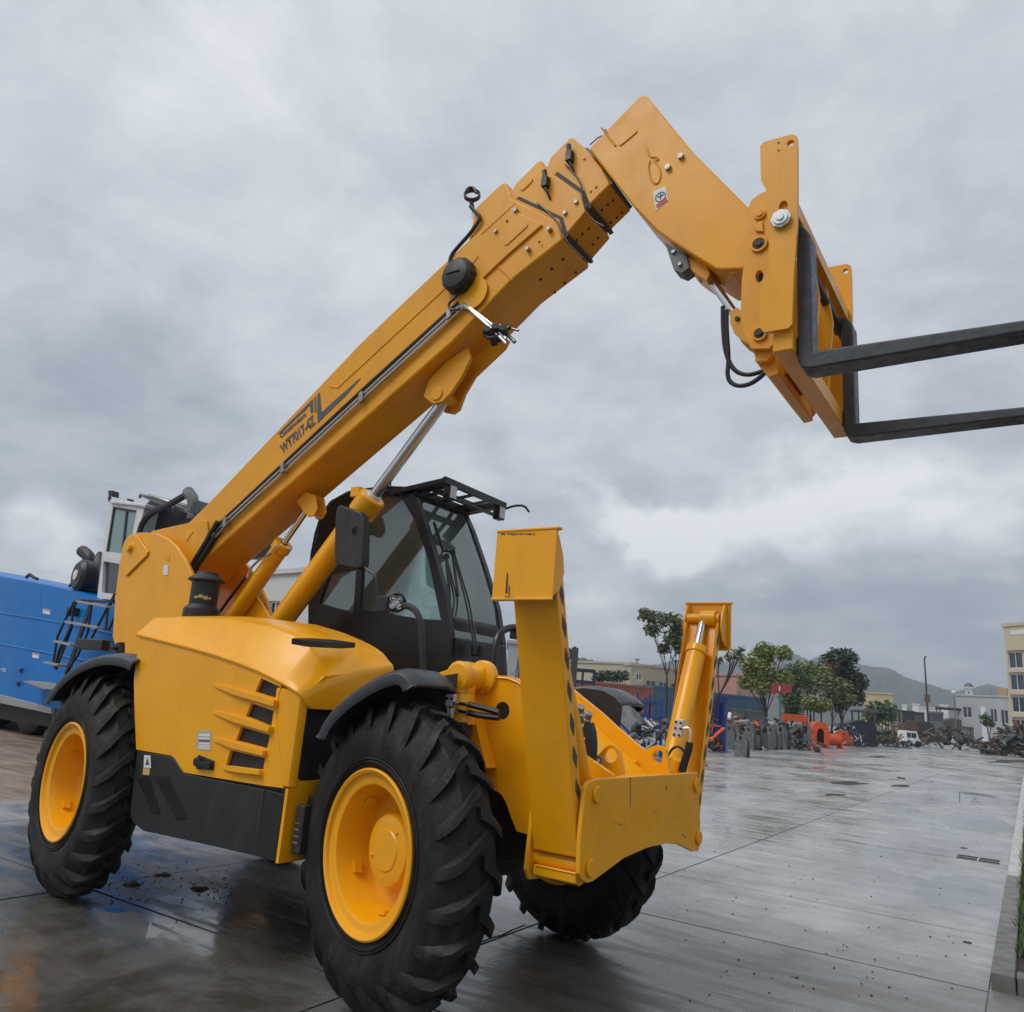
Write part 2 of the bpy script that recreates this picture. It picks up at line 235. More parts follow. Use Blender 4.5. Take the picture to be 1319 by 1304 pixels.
# ------------------------------------------------------------------ mesh building
class MB:
    def __init__(s): s.v = []; s.f = []; s.holed = False
    def add(s, vs, fs):
        o = len(s.v); s.v += [tuple(p) for p in vs]; s.f += [tuple(i + o for i in f) for f in fs]; return s
    def prism(s, pts, vec, holes=()):
        pts = [V(p) for p in pts]; vec = V(vec); loops = [pts] + [[V(p) for p in h] for h in holes]; allp = [p for l in loops for p in l]; n = len(allp)
        if holes: s.holed = True; tri = [tuple(t) for t in tessellate_polygon(loops)]
        else: tri = [tuple(range(len(pts)))]
        fs = list(tri) + [tuple(i + n for i in reversed(t)) for t in tri]; o = 0
        for l in loops:
            k = len(l); fs += [(o + i, o + (i + 1) % k, o + (i + 1) % k + n, o + i + n) for i in range(k)]; o += k
        return s.add(allp + [p + vec for p in allp], fs)
    def box(s, a, b):
        a, b = V(a), V(b); return s.prism([(a.x, a.y, a.z), (b.x, a.y, a.z), (b.x, b.y, a.z), (a.x, b.y, a.z)], (0, 0, b.z - a.z))
    def bar(s, p0, p1, wd, ht, up=(0, 0, 1)):
        p0, p1 = V(p0), V(p1); d = (p1 - p0); z = d.normalized(); x = z.cross(V(up))
        if x.length < 1e-4: x = z.cross(V((1, 0, 0)))
        x.normalize(); y = x.cross(z)
        return s.prism([p0 + x * a * wd / 2 + y * b * ht / 2 for a, b in ((-1, -1), (1, -1), (1, 1), (-1, 1))], d)
    def lathe(s, o, ax, prof, seg=32, ref=None, closed=False):
        o, ax = V(o), V(ax).normalized(); x = ax.cross(V((0, 0, 1)));
        if x.length < 1e-3: x = ax.cross(V((1, 0, 0)))
        x.normalize(); y = ax.cross(x); vs = []; fs = []; m = len(prof)
        for i in range(seg):
            a = 2 * math.pi * i / seg; r = x * math.cos(a) + y * math.sin(a)
            vs += [o + ax * h + r * q for q, h in prof]
        for i in range(seg):
            j = (i + 1) % seg
            for k in range(m - (0 if closed else 1)):
                l = (k + 1) % m; fs.append((i * m + k, j * m + k, j * m + l, i * m + l))
        return s.add(vs, fs)
    def cyl(s, p0, p1, r, r2=None, seg=20):
        p0, p1 = V(p0), V(p1); r2 = r if r2 is None else r2; l = (p1 - p0).length
        return s.lathe(p0, p1 - p0, [(1e-5, 0), (r, 0), (r2, l), (1e-5, l)], seg)
    def tube(s, pts, r, seg=8, sm=0):
        pts = [V(p) for p in pts]
        for _ in range(sm):
            q = [pts[0]]
            for a, b in zip(pts, pts[1:]): q += [a.lerp(b, .25), a.lerp(b, .75)]
            pts = q + [pts[-1]]
        vs = []; fs = []; nrm = None; n = len(pts)
        for i, p in enumerate(pts):
            d = (pts[min(i + 1, n - 1)] - pts[max(i - 1, 0)]).normalized()
            if nrm is None: nrm = d.orthogonal()
            nrm = (nrm - d * nrm.dot(d)).normalized(); bn = d.cross(nrm)
            vs += [p + (nrm * math.cos(2 * math.pi * k / seg) + bn * math.sin(2 * math.pi * k / seg)) * r for k in range(seg)]
        for i in range(n - 1):
            for k in range(seg): l = (k + 1) % seg; fs.append((i * seg + k, i * seg + l, (i + 1) * seg + l, (i + 1) * seg + k))
        fs += [tuple(range(seg - 1, -1, -1)), tuple(range((n - 1) * seg, n * seg))]
        return s.add(vs, fs)
    def loft(s, secs, cap=True, closed=True):
        m = len(secs[0]); vs = [p for q in secs for p in q]; fs = []
        for i in range(len(secs) - 1):
            for k in range(m if closed else m - 1):
                l = (k + 1) % m; fs.append((i * m + k, i * m + l, (i + 1) * m + l, (i + 1) * m + k))
        if cap: fs += [tuple(range(m - 1, -1, -1)), tuple(range((len(secs) - 1) * m, len(secs) * m))]
        return s.add(vs, fs)
    def mesh(s, name, mt, smooth=35, recalc=True):
        me = bpy.data.meshes.new(name); me.from_pydata(s.v, [], s.f)
        if recalc:
            bm = bmesh.new(); bm.from_mesh(me); bmesh.ops.remove_doubles(bm, verts=bm.verts, dist=1e-6); bmesh.ops.recalc_face_normals(bm, faces=bm.faces); bm.to_mesh(me); bm.free()
        if smooth: me.polygons.foreach_set('use_smooth', [True] * len(me.polygons)); me.set_sharp_from_angle(angle=R_(smooth))
        me.materials.append(mt); return me
    def obj(s, name, mt, parent=None, bevel=0, smooth=35, seg=2, recalc=True, label=None):
        if s.holed: bevel = 0; smooth = 0
        o = bpy.data.objects.new(name, s.mesh(name, mt, smooth, recalc)); COL.objects.link(o)
        if parent: o.parent = parent
        if bevel:
            b = o.modifiers.new('bevel', 'BEVEL'); b.width = bevel; b.segments = seg; b.limit_method = 'ANGLE'; b.angle_limit = R_(40); b.harden_normals = True
        if label: o['label'] = label
        return o
def empty(name, loc=(0, 0, 0), label=None, cat=None, group=None, rz=0):
    o = bpy.data.objects.new(name, None); COL.objects.link(o); o.location = loc; o.rotation_euler = (0, 0, rz); o.empty_display_size = .2
    return tag(o, label, cat, group)
def tag(o, label=None, cat=None, group=None, kind=None):
    if label: o['label'] = label
    if cat: o['category'] = cat
    if group: o['group'] = group
    if kind: o['kind'] = kind
    return o
def copy_tree(o, parent=None):
    c = o.copy(); COL.objects.link(c)
    if parent: c.parent = parent
    for ch in list(o.children): copy_tree(ch, c)
    return c
def rel(o):      # geometry made in world coordinates, origin moved to the parent's base
    return o
def text_mesh(body, size, depth, shear=0, bold=0, spacing=1.0):
    c = bpy.data.curves.new('txt', 'FONT'); c.body = body; c.size = size; c.extrude = depth; c.shear = shear; c.offset = bold; c.space_character = spacing
    o = bpy.data.objects.new('txt', c); COL.objects.link(o); dg = bpy.context.evaluated_depsgraph_get(); me = bpy.data.meshes.new_from_object(o.evaluated_get(dg))
    bpy.data.objects.remove(o); return me
def put_text(name, body, p0, p1, up, height, mt, parent, depth=.002, shear=0, bold=0):   # fits text between p0 and p1
    me = text_mesh(body, 1.0, 0, shear, bold); xsv = [v.co.x for v in me.vertices]; yv = [v.co.y for v in me.vertices]
    x0, x1, y0, y1 = min(xsv), max(xsv), min(yv), max(yv); d = p1 - p0; X = d.normalized(); U = (up - X * up.dot(X)).normalized()
    for v in me.vertices:
        a = (v.co.x - x0) / (x1 - x0); bb = (v.co.y - y0) / (y1 - y0); v.co = p0 + d * a + U * bb * height
    me.materials.clear(); me.materials.append(mt); o = bpy.data.objects.new(name, me); COL.objects.link(o); o.parent = parent; return o

# ================================================================== THE TELEHANDLER
TH = empty('telehandler', (0, 0, 0), 'large yellow telescopic handler with raised boom and black forks in the foreground', 'telehandler')
Yv = lambda d: V((0, d, 0)); Xv = lambda d: V((d, 0, 0)); Zv = lambda d: V((0, 0, d))
def plY(name, uv, y0, y1, mt, bevel=.006, holes=(), parent=TH, mb=None):
    m = mb or MB(); m.prism(ys(uv, y0), Yv(y1 - y0), [ys(h, y0) for h in holes])
    return m if mb else m.obj(name, mt, parent, bevel)
def plX(name, uv, x0, x1, mt, bevel=.006, holes=(), parent=TH):
    return MB().prism(xs(uv, x0), Xv(x1 - x0), [xs(h, x0) for h in holes]).obj(name, mt, parent, bevel)
def pz(l, s, ox, oy): return [(ox + a / s, oy + b / s) for a, b in l]       # enlarged-crop pixels to photo pixels
def circle(c, r, ax, n=18, ry=None):
    c = V(c); A, B = {'x': (V((0, 1, 0)), V((0, 0, 1))), 'y': (V((1, 0, 0)), V((0, 0, 1)))}[ax]
    return [c + A * r * math.cos(2*math.pi*i/n) + B * (ry or r) * math.sin(2*math.pi*i/n) for i in range(n)]

# ---- wheels
RT, TW, YO = .67, .29, .986
def tyre_mesh():
    m = MB(); w = TW / 2; lug = .031; R = RT - lug
    prof = [(.335, -w + .035), (.352, -w + .012), (.375, -w + .008), (.42, -w - .004), (.47, -w - .012), (.52, -w - .010), (.545, -w + .004), (.570, -w + .020), (.602, -w + .048), (R - .006, -w * .5), (R, -.0)]
    prof = prof + [(r, -h) for r, h in reversed(prof[:-1])]
    m.lathe((0, 0, 0), (0, 1, 0), prof, 96)
    n = 22
    for side in (-1, 1):
        for i in range(n):
            a0 = 2 * math.pi * (i + (.5 if side > 0 else 0)) / n
            st = []       # stations: (y, r_base, r_top, angle offset, half width in angle)
            for y, rb, rt, da, hw in ((-.012, R - .01, RT - .004, .0, .040), (.045, R - .012, RT, .055, .034), (.092, .60, RT - .012, .125, .036), (.120, .575, RT - .042, .175, .039), (.142, .545, .585, .212, .040), (.153, .525, .548, .235, .038), (.155, .49, .515, .25, .034), (.155, .465, .475, .258, .02)):
                y2 = side * y
                def P(a, r): return V((r * math.cos(a), y2, r * math.sin(a)))
                c = a0 - da; st.append([P(c - hw * 1.12, rb), P(c - hw, rt), P(c + hw, rt), P(c + hw * 1.12, rb)])
            m.loft(st)
    # raised rings and side-wall lettering blocks
    for side in (-1, 1):
        for r, h in ((.385, .007), (.398, .004)):
            y = side * (w + (.004 if r < .4 else .008)); m.lathe((0, 0, 0), (0, 1, 0), [(r - .004, y), (r - .002, y + side * h), (r + .002, y + side * h), (r + .004, y)], 72)
    return m.mesh('tyre', RUB, 40)
def rim_mesh(front=True):
    m = MB(); w = TW / 2; o = -w
    prof = [(.300, o + .03), (.338, o + .030), (.345, o + .012), (.357, o + .004), (.357, o - .004), (.349, o - .009), (.336, o - .002), (.332, o + .012), (.318, o + .018), (.296, o + .016), (.285, o + .022), (.268, o + .08), (.262, o + .17), (.250, o + .195), (.225, o + .205), (.20, o + .207), (.12, o + .207), (.0001, o + .207)]
    m.lathe((0, 0, 0), (0, 1, 0), prof, 72)
    m.lathe((0, 0, 0), (0, 1, 0), [(.30, w - .03), (.338, w - .03), (.357, w - .004), (.357, w + .004), (.345, w + .006), (.325, w - .02), (.28, w - .03), (.27, w - .06), (.0001, w - .06)], 48)
    for k in range(5):       # lock tabs on the well of the rim
        a = 2 * math.pi * (k + .12) / 5; u = V((math.cos(a), 0, math.sin(a))); t = V((-math.sin(a), 0, math.cos(a)))
        c = u * .262 + V((0, o + .10, 0)); m.prism([c + t * x + V((0, y, 0)) for x, y in ((-.034, .035), (-.024, -.006), (.024, -.006), (.034, .035))], -u * .018)
    return m.mesh('wheel', YEL, 35)
def hub_mesh():
    m = MB(); o = -TW / 2
    m.lathe((0, 0, 0), (0, 1, 0), [(.160, o + .207), (.158, o + .13), (.150, o + .116), (.136, o + .111), (.092, o + .110), (.086, o + .104), (.03, o + .105), (.0001, o + .105)], 40)
    for k in range(2):
        a = 1.2 + k * 2.6; c = V((.112 * math.cos(a), 0, .112 * math.sin(a))); m.cyl(c + V((0, o + .12, 0)), c + V((0, o + .103, 0)), .010, seg=6)
    return m.mesh('hub', YEL, 35)
tm, rm, hm = tyre_mesh(), rim_mesh(), hub_mesh()
STF, STR = -.249, -.172
WHEELS = [(1.30, -1, STF), (-1.30, -1, STR), (1.30, 1, STF), (-1.30, 1, STR)]
first = None
for x, sd_, st in WHEELS:
    if first is None:
        wo_ = bpy.data.objects.new('wheel', rm); COL.objects.link(wo_); wo_.parent = TH; first = wo_
        for nm, me in (('tyre', tm), ('hub', hm)):
            c = bpy.data.objects.new(nm, me); COL.objects.link(c); c.parent = wo_
            b = c.modifiers.new('bevel', 'BEVEL'); b.width = .006; b.segments = 2; b.limit_method = 'ANGLE'; b.angle_limit = R_(50)
    else:
        wo_ = copy_tree(first, TH)
        if x < 0:      # the rear hubs lie deep inside their rims
            for ch in wo_.children:
                if ch.name.startswith('hub'): ch.location = (0, .06, 0)
    wo_.location = (x, sd_ * (YO - TW / 2), RT - .004); wo_.rotation_euler = (0, random.uniform(0, 1) if sd_ < 0 and x > 0 else 1.1 + x + sd_, st + (math.pi if sd_ > 0 else 0)); wo_.rotation_mode = 'XYZ'

# ---- fenders (crowned strips round the wheels)
def fender(name, path, y0, y1, drop=.055, th=.018):
    ya, yb = y0, y1; secs = []
    n = len(path); ctr = sum(path, V()) / n + V((0, 0, -.45))
    for i, p in enumerate(path):
        t = (path[min(i+1, n-1)] - path[max(i-1, 0)]).normalized(); nr = V((t.z, 0, -t.x))
        if nr.dot(p - ctr) < 0: nr = -nr
        s = 1 if ya < yb else -1; k = min(1, min(i, n - 1 - i) / 1.5 * .6 + .4)
        pr = [(0, -drop), (.004, -.02), (.03, .0), (.10, .012), (abs(yb-ya) - .08, .012), (abs(yb-ya), -.01)]
        outer = [V((p.x, ya + s * a, p.z)) + nr * b * k for a, b in pr]; inner = [V((p.x, ya + s * max(.010, min(a, abs(yb-ya)-.006)), p.z)) + nr * (b * k - th) for a, b in reversed(pr)]
        secs.append(outer + inner)
    return MB().loft(secs).obj(name, FEN, TH, .004, 50)
def smooth_path(p, k=2):
    for _ in range(k):
        q = [p[0]]
        for a, b in zip(p, p[1:]): q += [a.lerp(b, .25), a.lerp(b, .75)]
        p = q + [p[-1]]
    return p
ff = ys([(404, 947), (416, 922), (438, 899), (466, 879), (496, 864), (530, 858), (560, 862), (578, 874), (588, 888)], -1.0)
rf = ys([(56, 901), (66, 884), (84, 864), (106, 850), (130, 842), (152, 842), (166, 847), (171, 850)], -1.0)
ffn = ys([(404, 947), (416, 922), (438, 899), (466, 879), (494, 865), (513, 861), (526, 869), (532, 883)], -1.0)
fender('fender', smooth_path(ffn), -1.0, -.66); fender('fender', smooth_path(rf), -1.0, -.66)
fender('fender', smooth_path([V((p.x - .0, 0, p.z)) for p in ff]), 1.02, .66); fender('fender', smooth_path(rf), 1.0, .66)

for pth, s in ((ff[:6], -1), (rf, -1), (ff, 1), (rf, 1)):      # inner liners under the fenders
    MB().prism([V((p.x, s * .655, p.z - .01)) for p in pth] + [V((pth[-1].x - .02, s * .655, 1.12)), V((pth[0].x + .05, s * .655, 1.02))], Yv(.012)).obj('fender_liner', DKM, TH)
# ---- chassis, axles
m = MB()
for s in (-1, 1): m.box((-2.05, s * .30 - .02, .62), (1.75, s * .30 + .02, 1.02))
m.box((-1.9, -.28, .60), (1.6, .28, .66)); m.box((-1.95, -.32, .62), (-1.9, .32, 1.4)); m.box((-.8, -.5, .62), (.6, .5, .95))
m.obj('chassis_frame', BLK, TH, .01)
for x, st in ((1.3, STF), (-1.3, STR)):
    m = MB(); m.cyl((x, -.7, RT), (x, .7, RT), .10); m.lathe((x, -.22, RT), (0, 1, 0), [(.001, 0), (.13, 0), (.21, .12), (.22, .22), (.21, .32), (.13, .44), (.001, .44)], 28)
    for s in (-1, 1): m.box((x - .13, s * .56 - .05, RT - .17), (x + .13, s * .56 + .05, RT + .17)); m.cyl((x, s * .60, RT), (x, s * .745, RT), .17)
    m.cyl((x - .25, -.6, RT + .02), (x - .25, .6, RT + .02), .035); m.box((x - .16, -.16, RT + .1), (x + .16, .16, RT + .30))
    m.obj('axle', DKM, TH, .008)
for p0, p1 in (((1.42, -.58, .98), (1.42, -.58, .60)), ((1.42, .58, .98), (1.42, .58, .60))):
    MB().cyl(p0, p1, .05).cyl(p0, (p0[0], p0[1], 1.25), .065).obj('steering_cylinder', DKM, TH)

# ---- boom tower (two cheek plates and web)
tower = [(153, 729), (157, 706), (160, 697), (167, 689), (178, 686), (199, 686.5), (214.7, 693.6), (226, 703), (237, 719), (246, 738), (253, 757), (262, 790), (285, 840), (300, 900), (190, 900), (172, 849), (161, 842), (150, 836), (144.8, 821), (146, 800), (148, 770)]
tw = ys(tower, -.33)
MB().prism(tw, Yv(.035)).obj('tower_plate', YEL, TH, .007); MB().prism([p + Yv(.63) for p in tw], Yv(.035)).obj('tower_plate', YEL, TH, .007)
MB().box((-2.15, -.31, 1.0), (-1.2, .31, 1.55)).obj('tower_web', YEL, TH, .01)
# doubler round the pivot pin and the weld seam of its lower edge
plY('pivot_doubler', pz([(515, 380), (530, 330), (560, 290), (582, 295), (628, 362), (622, 378), (535, 465), (520, 440)], 3.26, 0, 600), -.333, -.347, YEL, .006)
pv = PY(168, 706, -.35); MB().cyl(pv, pv + Yv(-.03), .030).cyl(pv, pv + Yv(.72), .045).obj('pivot_pin', YEL, TH, .004)
plY('safety_label', [(211, 728), (217, 728), (216, 741), (210, 741)], -.3315, -.3335, WHT, 0)
plY('lock_tab', [(215, 715), (218, 714), (219, 722), (214, 721)], -.331, -.336, YEB, 0)

# ---- boom
BY = .18
OUT = [(200, 735), (225, 690), (269, 647), (465, 441), (550, 360), (578, 335), (603, 310), (608, 284), (613, 266), (645, 236), (651, 234), (655, 240), (659, 254), (664, 257.5), (719, 284), (724.5, 309), (660, 360), (582, 441), (253, 730), (225, 762)]
po = ys(OUT, -BY)
boom = MB().prism(po, Yv(2 * BY)).obj('boom_base_section', YEB, TH, .018, seg=3)
# upper side panel, proud of the tube, with its lower edge over the pipe run
panel = [(269, 651), (465, 445), (550, 364), (603, 314), (652, 270), (662, 272), (700, 291), (655, 330), (597, 385), (570, 409), (470, 500), (271, 686), (258, 690), (250, 676)]
for s in (-1, 1):
    q = ys(panel, -BY); MB().prism([V((p.x, s * BY, p.z)) for p in q], Yv(s * .016)).obj('side_panel', YEB, boom, .006)
# boom foot plates at the pivot
bf = [(196, 684), (262, 669.5), (266, 671), (268, 686), (262, 703), (245, 727), (232, 740), (190, 745), (180, 715)]
for s in (-1, 1):
    q = ys(bf, -.215); MB().prism([V((p.x, s * .20, p.z)) for p in q], Yv(s * .018)).obj('boom_foot_plate', YEB, TH, .006)
plY('lifting_eye', pz([(775, 300), (790, 272), (808, 268), (812, 280), (795, 300), (785, 322)], 3.26, 0, 600), -.2182, -.224, YEL, .003)
# telescoping sections
S2 = [(640, 290), (661, 242), (664, 236), (693, 207), (697, 206), (704, 222), (708, 226), (714, 226), (747, 249.5), (755, 272), (724, 309), (690, 330)]
S2[-2:] = [(726, 306), (660, 360)]
S3 = [(690, 250), (707, 207), (709, 202), (734, 177), (738, 177), (754, 191), (774, 214), (786, 237), (757, 266), (720, 290)]
q = ys(S2, -.165); sec2 = MB().prism(q, Yv(.33)).obj('boom_middle_section', YEB, TH, .014, seg=3)
q = ys(S3, -.150); sec3 = MB().prism(q, Yv(.30)).obj('boom_inner_section', YEB, TH, .012, seg=3)
q = ys([(742, 215), (750, 190), (757, 190), (791, 236), (770, 250)], -.135); MB().prism(q, Yv(.27)).obj('boom_gap_sliver', BLK, TH, .006)  # black sliver standing for the shaded gap before the head
# dark pads, the shade of the gap at each section end put into colour
for pts, y in (([(664, 256), (720, 282), (727, 306), (732, 304), (725, 280), (669, 253)], -.167), ([(714, 225), (748, 249), (757, 270), (762, 267), (753, 246), (718, 221)], -.152)):
    q = ys(pts, y); MB().prism(q, Yv(-2 * y)).obj('gap_pad', DKM, TH, .002)
# goose-neck head of the boom
HEAD = [(758, 192), (762, 187), (824, 123), (829, 121.5), (834, 124), (893, 196), (963, 266), (975, 300), (958, 347), (922, 347), (866, 312), (845, 297), (814, 264)]
q = ys(HEAD, -.19); head = MB().prism(q, Yv(.38)).obj('boom_head', YEB, TH, .014, seg=3)
# raised emboss, slots and plates on the sides
def slot(a, b, wpx, y, name='stiffening_slot', parent=TH, mt=YEB, d=.006):
    A, B = PY(*a, y), PY(*b, y); t = (B - A).normalized(); n = V((t.z, 0, -t.x)); r = wpx / 2 * (A - CC).length / FPX; pts = []
    for k in range(9): an = math.pi * k / 8 + math.pi / 2; pts.append(A + (t * math.cos(an) + n * math.sin(an)) * r)
    for k in range(9): an = math.pi * k / 8 - math.pi / 2; pts.append(B + (t * math.cos(an) + n * math.sin(an)) * r)
    return MB().prism(pts, Yv(-d)).obj(name, mt, parent, min(.003, d * .45))
slot((653, 313), (677, 291), 7, -BY - .0162); slot((674, 242), (683, 233), 8, -.1655); slot((800, 185), (818, 170), 6, -.1905)
# rounded raised frame strips along the base section
def seam(uv, y, r=.004, mt=YEB, name='weld_seam', parent=TH): return MB().tube(ys(uv, y), r, 6).obj(name, mt, parent)
seam([(618, 332), (640, 342), (660, 361)], -BY - .002, .006); seam([(425, 498), (435, 500), (612, 336), (616, 330)], -BY - .017, .005); seam([(664, 262), (620, 302)], -BY - .017, .003)
seam([(775, 165), (793, 188)], -.192, .007)
hc = [PY(u, v, -.192) for u, v in pz([(1055, 340), (1070, 385), (1105, 380), (1112, 400), (1085, 395), (1110, 420), (1125, 470), (1105, 515), (1080, 500), (1060, 440), (1070, 400)], 3.726, 550, 100)]
MB().tube(hc, .006, 6, 1).obj('lifting_ring', YEB, TH)
# bolts, studs
def bolt(u, v, y, r=.012, h=.012, mt=STL, name='bolt', parent=TH):
    p = PY(u, v, y); return MB().cyl(p, p + Yv(-h), r, r * .85, 10).obj(name, mt, parent)
for u, v in pz([(432, 645), (490, 830), (593, 735), (338, 745)], 3.726, 550, 100): bolt(u, v, -BY - .002 if (u, v) != (0, 0) else 0, .016, .03)
for u, v in pz([(665, 652), (718, 600)], 3.726, 550, 100): bolt(u, v, -.165, .015, .015)
for u, v in pz([(1160, 437), (1222, 383)], 3.726, 550, 100): bolt(u, v, -.19, .019, .022)
for u, v in pz([(785, 545), (810, 525), (755, 390)], 3.726, 550, 100): bolt(u, v, -.15, .010, .008, YEB)
for u, v in pz([(540, 790), (385, 690)], 3.726, 550, 100): bolt(u, v, -BY - .016, .008, .006, DKM)
# bolts under the sections: placed on the lower faces
def under(u, v, a, b, y0, r=.010):
    A, B = PY(*a, y0), PY(*b, y0); n = (B - A).cross(V((0, 1, 0))).normalized(); p = PP(u, v, A, n)
    if n.z > 0: n = -n
    MB().cyl(p - n * .002, p + n * .008, r, r * .8, 8).obj('bolt', DKM, TH)
for u, v in pz([(652, 872), (598, 918), (545, 968), (714, 935), (660, 985), (613, 1030)], 3.726, 550, 100): under(u, v, (660, 360), (724.5, 309), -BY)
for u, v in pz([(745, 750), (775, 725), (718, 780), (820, 770), (795, 800)], 3.726, 550, 100): under(u, v, (726, 306), (755, 272), -.165, .008)
for u, v in pz([(838, 635), (868, 610), (893, 590), (882, 695), (910, 672), (935, 648)], 3.726, 550, 100): under(u, v, (757, 266), (786, 237), -.15, .008)
# sensors and cables on the section tabs
for (u, v), y in (((736, 205), -.150), ((705, 238), -.165)):
    p = PY(u, v, y); m = MB(); m.box(p + V((-.02, -.045, -.035)), p + V((.02, 0, .035))); m.cyl(p + V((0, -.03, .03)), p + V((-.01, -.03, .085)), .016); m.tube([p + V((0, -.03, -.03)), p + V((.02, -.035, -.07)), p + V((.03, -.02, -.10)), p + V((.03, 0, -.12))], .007, 8, 2)
    m.obj('position_sensor', BLK, TH, .003)
MB().tube([PY(728, 212, -.16), PY(748, 232, -.175), PY(752, 262, -.175), PY(757, 280, -.17), PY(778, 292, -.17)], .005, 8, 2).obj('sensor_cable', HOS, TH)
MB().tube([PY(692, 262, -.17), PY(716, 282, -.185), PY(724, 300, -.19), PY(738, 322, -.18), PY(752, 333, -.17)], .005, 8, 2).obj('sensor_cable', HOS, TH)
MB().tube([PY(u, v, -.19) for u, v in pz([(855, 250), (870, 280), (900, 320)], 3.726, 550, 100)], .005, 6).obj('cable_clip', DKM, TH)
MB().tube([PY(u, v, -.17) for u, v in pz([(780, 325), (820, 290), (850, 275)], 3.726, 550, 100)], .004, 6).obj('cable_clip', DKM, TH)
# label on the head
lb = ys([(841, 247), (857, 240), (861, 258), (845, 272)], -.1905); MB().prism(lb, Yv(-.002)).obj('warning_label', WHT, TH, 0)
c = sum(lb, V()) / 4; MB().lathe(c + Yv(-.0025), (0, -1, 0), [(.026, 0), (.026, .001), (.033, .001), (.033, 0)], 24).obj('label_print', DEC, TH)
MB().tube([c + V((-.018, -.004, .004)), c + V((.018, -.004, .010))], .003, 4).tube([c + V((0, -.004, -.015)), c + V((.002, -.004, .022))], .003, 4).obj('label_print', DEC, TH)
MB().prism(ys([(845, 264), (858.5, 254.5), (859.5, 259), (846, 269)], -.193), Yv(-.001)).obj('label_print', REDL, TH)
# cable reel
rc = PY(595, 359, -.20); rr_ = .120
m = MB(); m.lathe(rc + Yv(.02), (0, -1, 0), [(.001, 0), (rr_ * .8, 0), (rr_, .02), (rr_ * 1.04, .05), (rr_, .085), (rr_ * .84, .105), (rr_ * .5, .115), (.001, .118)], 12)
m.box(rc + V((-.06, -.105, -.008)), rc + V((.05, -.095, .008))); m.obj('cable_reel', PLA, TH, .006, 25)
MB().lathe(PY(609, 378, -.197), (0, -1, 0), [(.115, 0), (.115, .006), (.001, .006)], 30).obj('reel_base', YEL, TH, .002)
MB().tube(ys([(598, 372), (585, 385), (577, 392), (580, 400), (592, 398)], -.23), .008, 8, 2).obj('reel_hose', HOS, TH)
MB().tube(ys([(579, 345), (580, 330), (592, 316), (604, 303), (615, 288), (619, 279), (611, 272), (606, 266)], -.20), .013, 8, 2).obj('camera_cable', HOS, TH)
cp = PY(606, 252, -.19); m = MB(); m.lathe(cp + V((0, .02, 0)), (.5, -.8, .3), [(.045, 0), (.058, 0), (.058, .03), (.045, .03), (.045, 0)], 16); m.cyl(cp + V((.01, 0, -.04)), cp + V((.02, .01, -.10)), .015); m.tube([cp + V((-.05, 0, .03)), cp + V((-.03, 0, .07)), cp + V((.02, 0, .06)), cp + V((.05, -.0, .0))], .010, 6, 2)
m.obj('boom_camera', BLK, TH, .003)
MB().prism(ys([(613, 270), (611, 285), (607, 280), (608, 268)], -.17), Yv(.05)).obj('camera_bracket', STL, TH, .002)
# hydraulic pipes, clamps and hoses along the boom
MB().tube(ys([(271, 687), (470, 501), (571, 410), (590, 392)], -.192), .017, 6).obj('hose_and_shadow_strip', HOS, TH)  # black tube standing for the shadow line under the panel's lower edge
MB().tube(ys([(281, 672), (262, 705), (249, 725), (246, 740)], -.21), .022, 8, 2).tube(ys([(284, 680), (265, 712), (252, 731), (248, 750)], -.20), .022, 8, 2).obj('hose_and_shadow_strip', HOS, TH)
for d in (0, 6): MB().tube(ys([(267, 697 + d), (294, 668 + d), (470, 506 + d), (590, 396 + d), (597, 391.5 + d * .5), (604, 396 + d * .3), (637, 421 + d), (652, 437 + d)], -.205), .0095, 8).obj('hydraulic_pipe', CHR, TH)
for u, v in ((580, 405), (467, 513), (366, 604), (292, 674)):
    p = PY(u, v, -.20); m = MB(); m.prism([p + V((a, 0, b)) for a, b in ((-.022, .028), (.010, .045), (.026, -.028), (-.006, -.045))], Yv(-.026)); m.obj('pipe_clamp', STL, TH, .003)
pt = PY(637, 428, -.17); m = MB()
for k in range(5): o = V((random.uniform(-.06, .10), random.uniform(-.02, .1), random.uniform(-.05, .03))); m.cyl(pt + o, pt + o + V((.03, -.05, .02)), .028, seg=8)
m.tube([pt + V((-.05, -.03, -.02)), pt + V((0, -.05, -.07)), pt + V((.07, -.03, -.05)), pt + V((.12, 0, .01))], .012, 8, 2); m.obj('valve_block', DKM, TH, .003)
MB().cyl(PY(650, 427, -.16), PY(663, 441, -.16), .012).cyl(PY(640, 418, -.16), PY(668, 426, -.16), .008).obj('pipe_union', STL, TH)

# brackets under the boom
def lugs(name, uv, yref, ysides, th, mt=YEB, bevel=.006):
    q = ys(uv, yref)
    for y in ysides: MB().prism([V((p.x, y, p.z)) for p in q], Yv(th if y > 0 else -th)).obj(name, mt, TH, bevel)
q = ys([(545, 511), (552, 490), (574, 466), (602, 448), (606, 462), (594, 486), (580, 507), (569, 518), (557, 520)], -.09); MB().prism(q, Yv(.03)).obj('boom_bracket', YEB, TH, .006)
q = ys([(560, 480), (600, 462), (635, 432), (655, 438), (649, 449), (611, 485), (598, 507), (591, 527), (583, 533), (572, 531), (563, 524), (558, 505)], .07); MB().prism(q, Yv(.03)).obj('boom_bracket', YEB, TH, .006)
lugs('cylinder_bracket', [(388, 648), (400, 636), (412, 640), (415, 658), (410, 667), (403, 668), (396, 660)], -.0, (-.035, .035), .014)
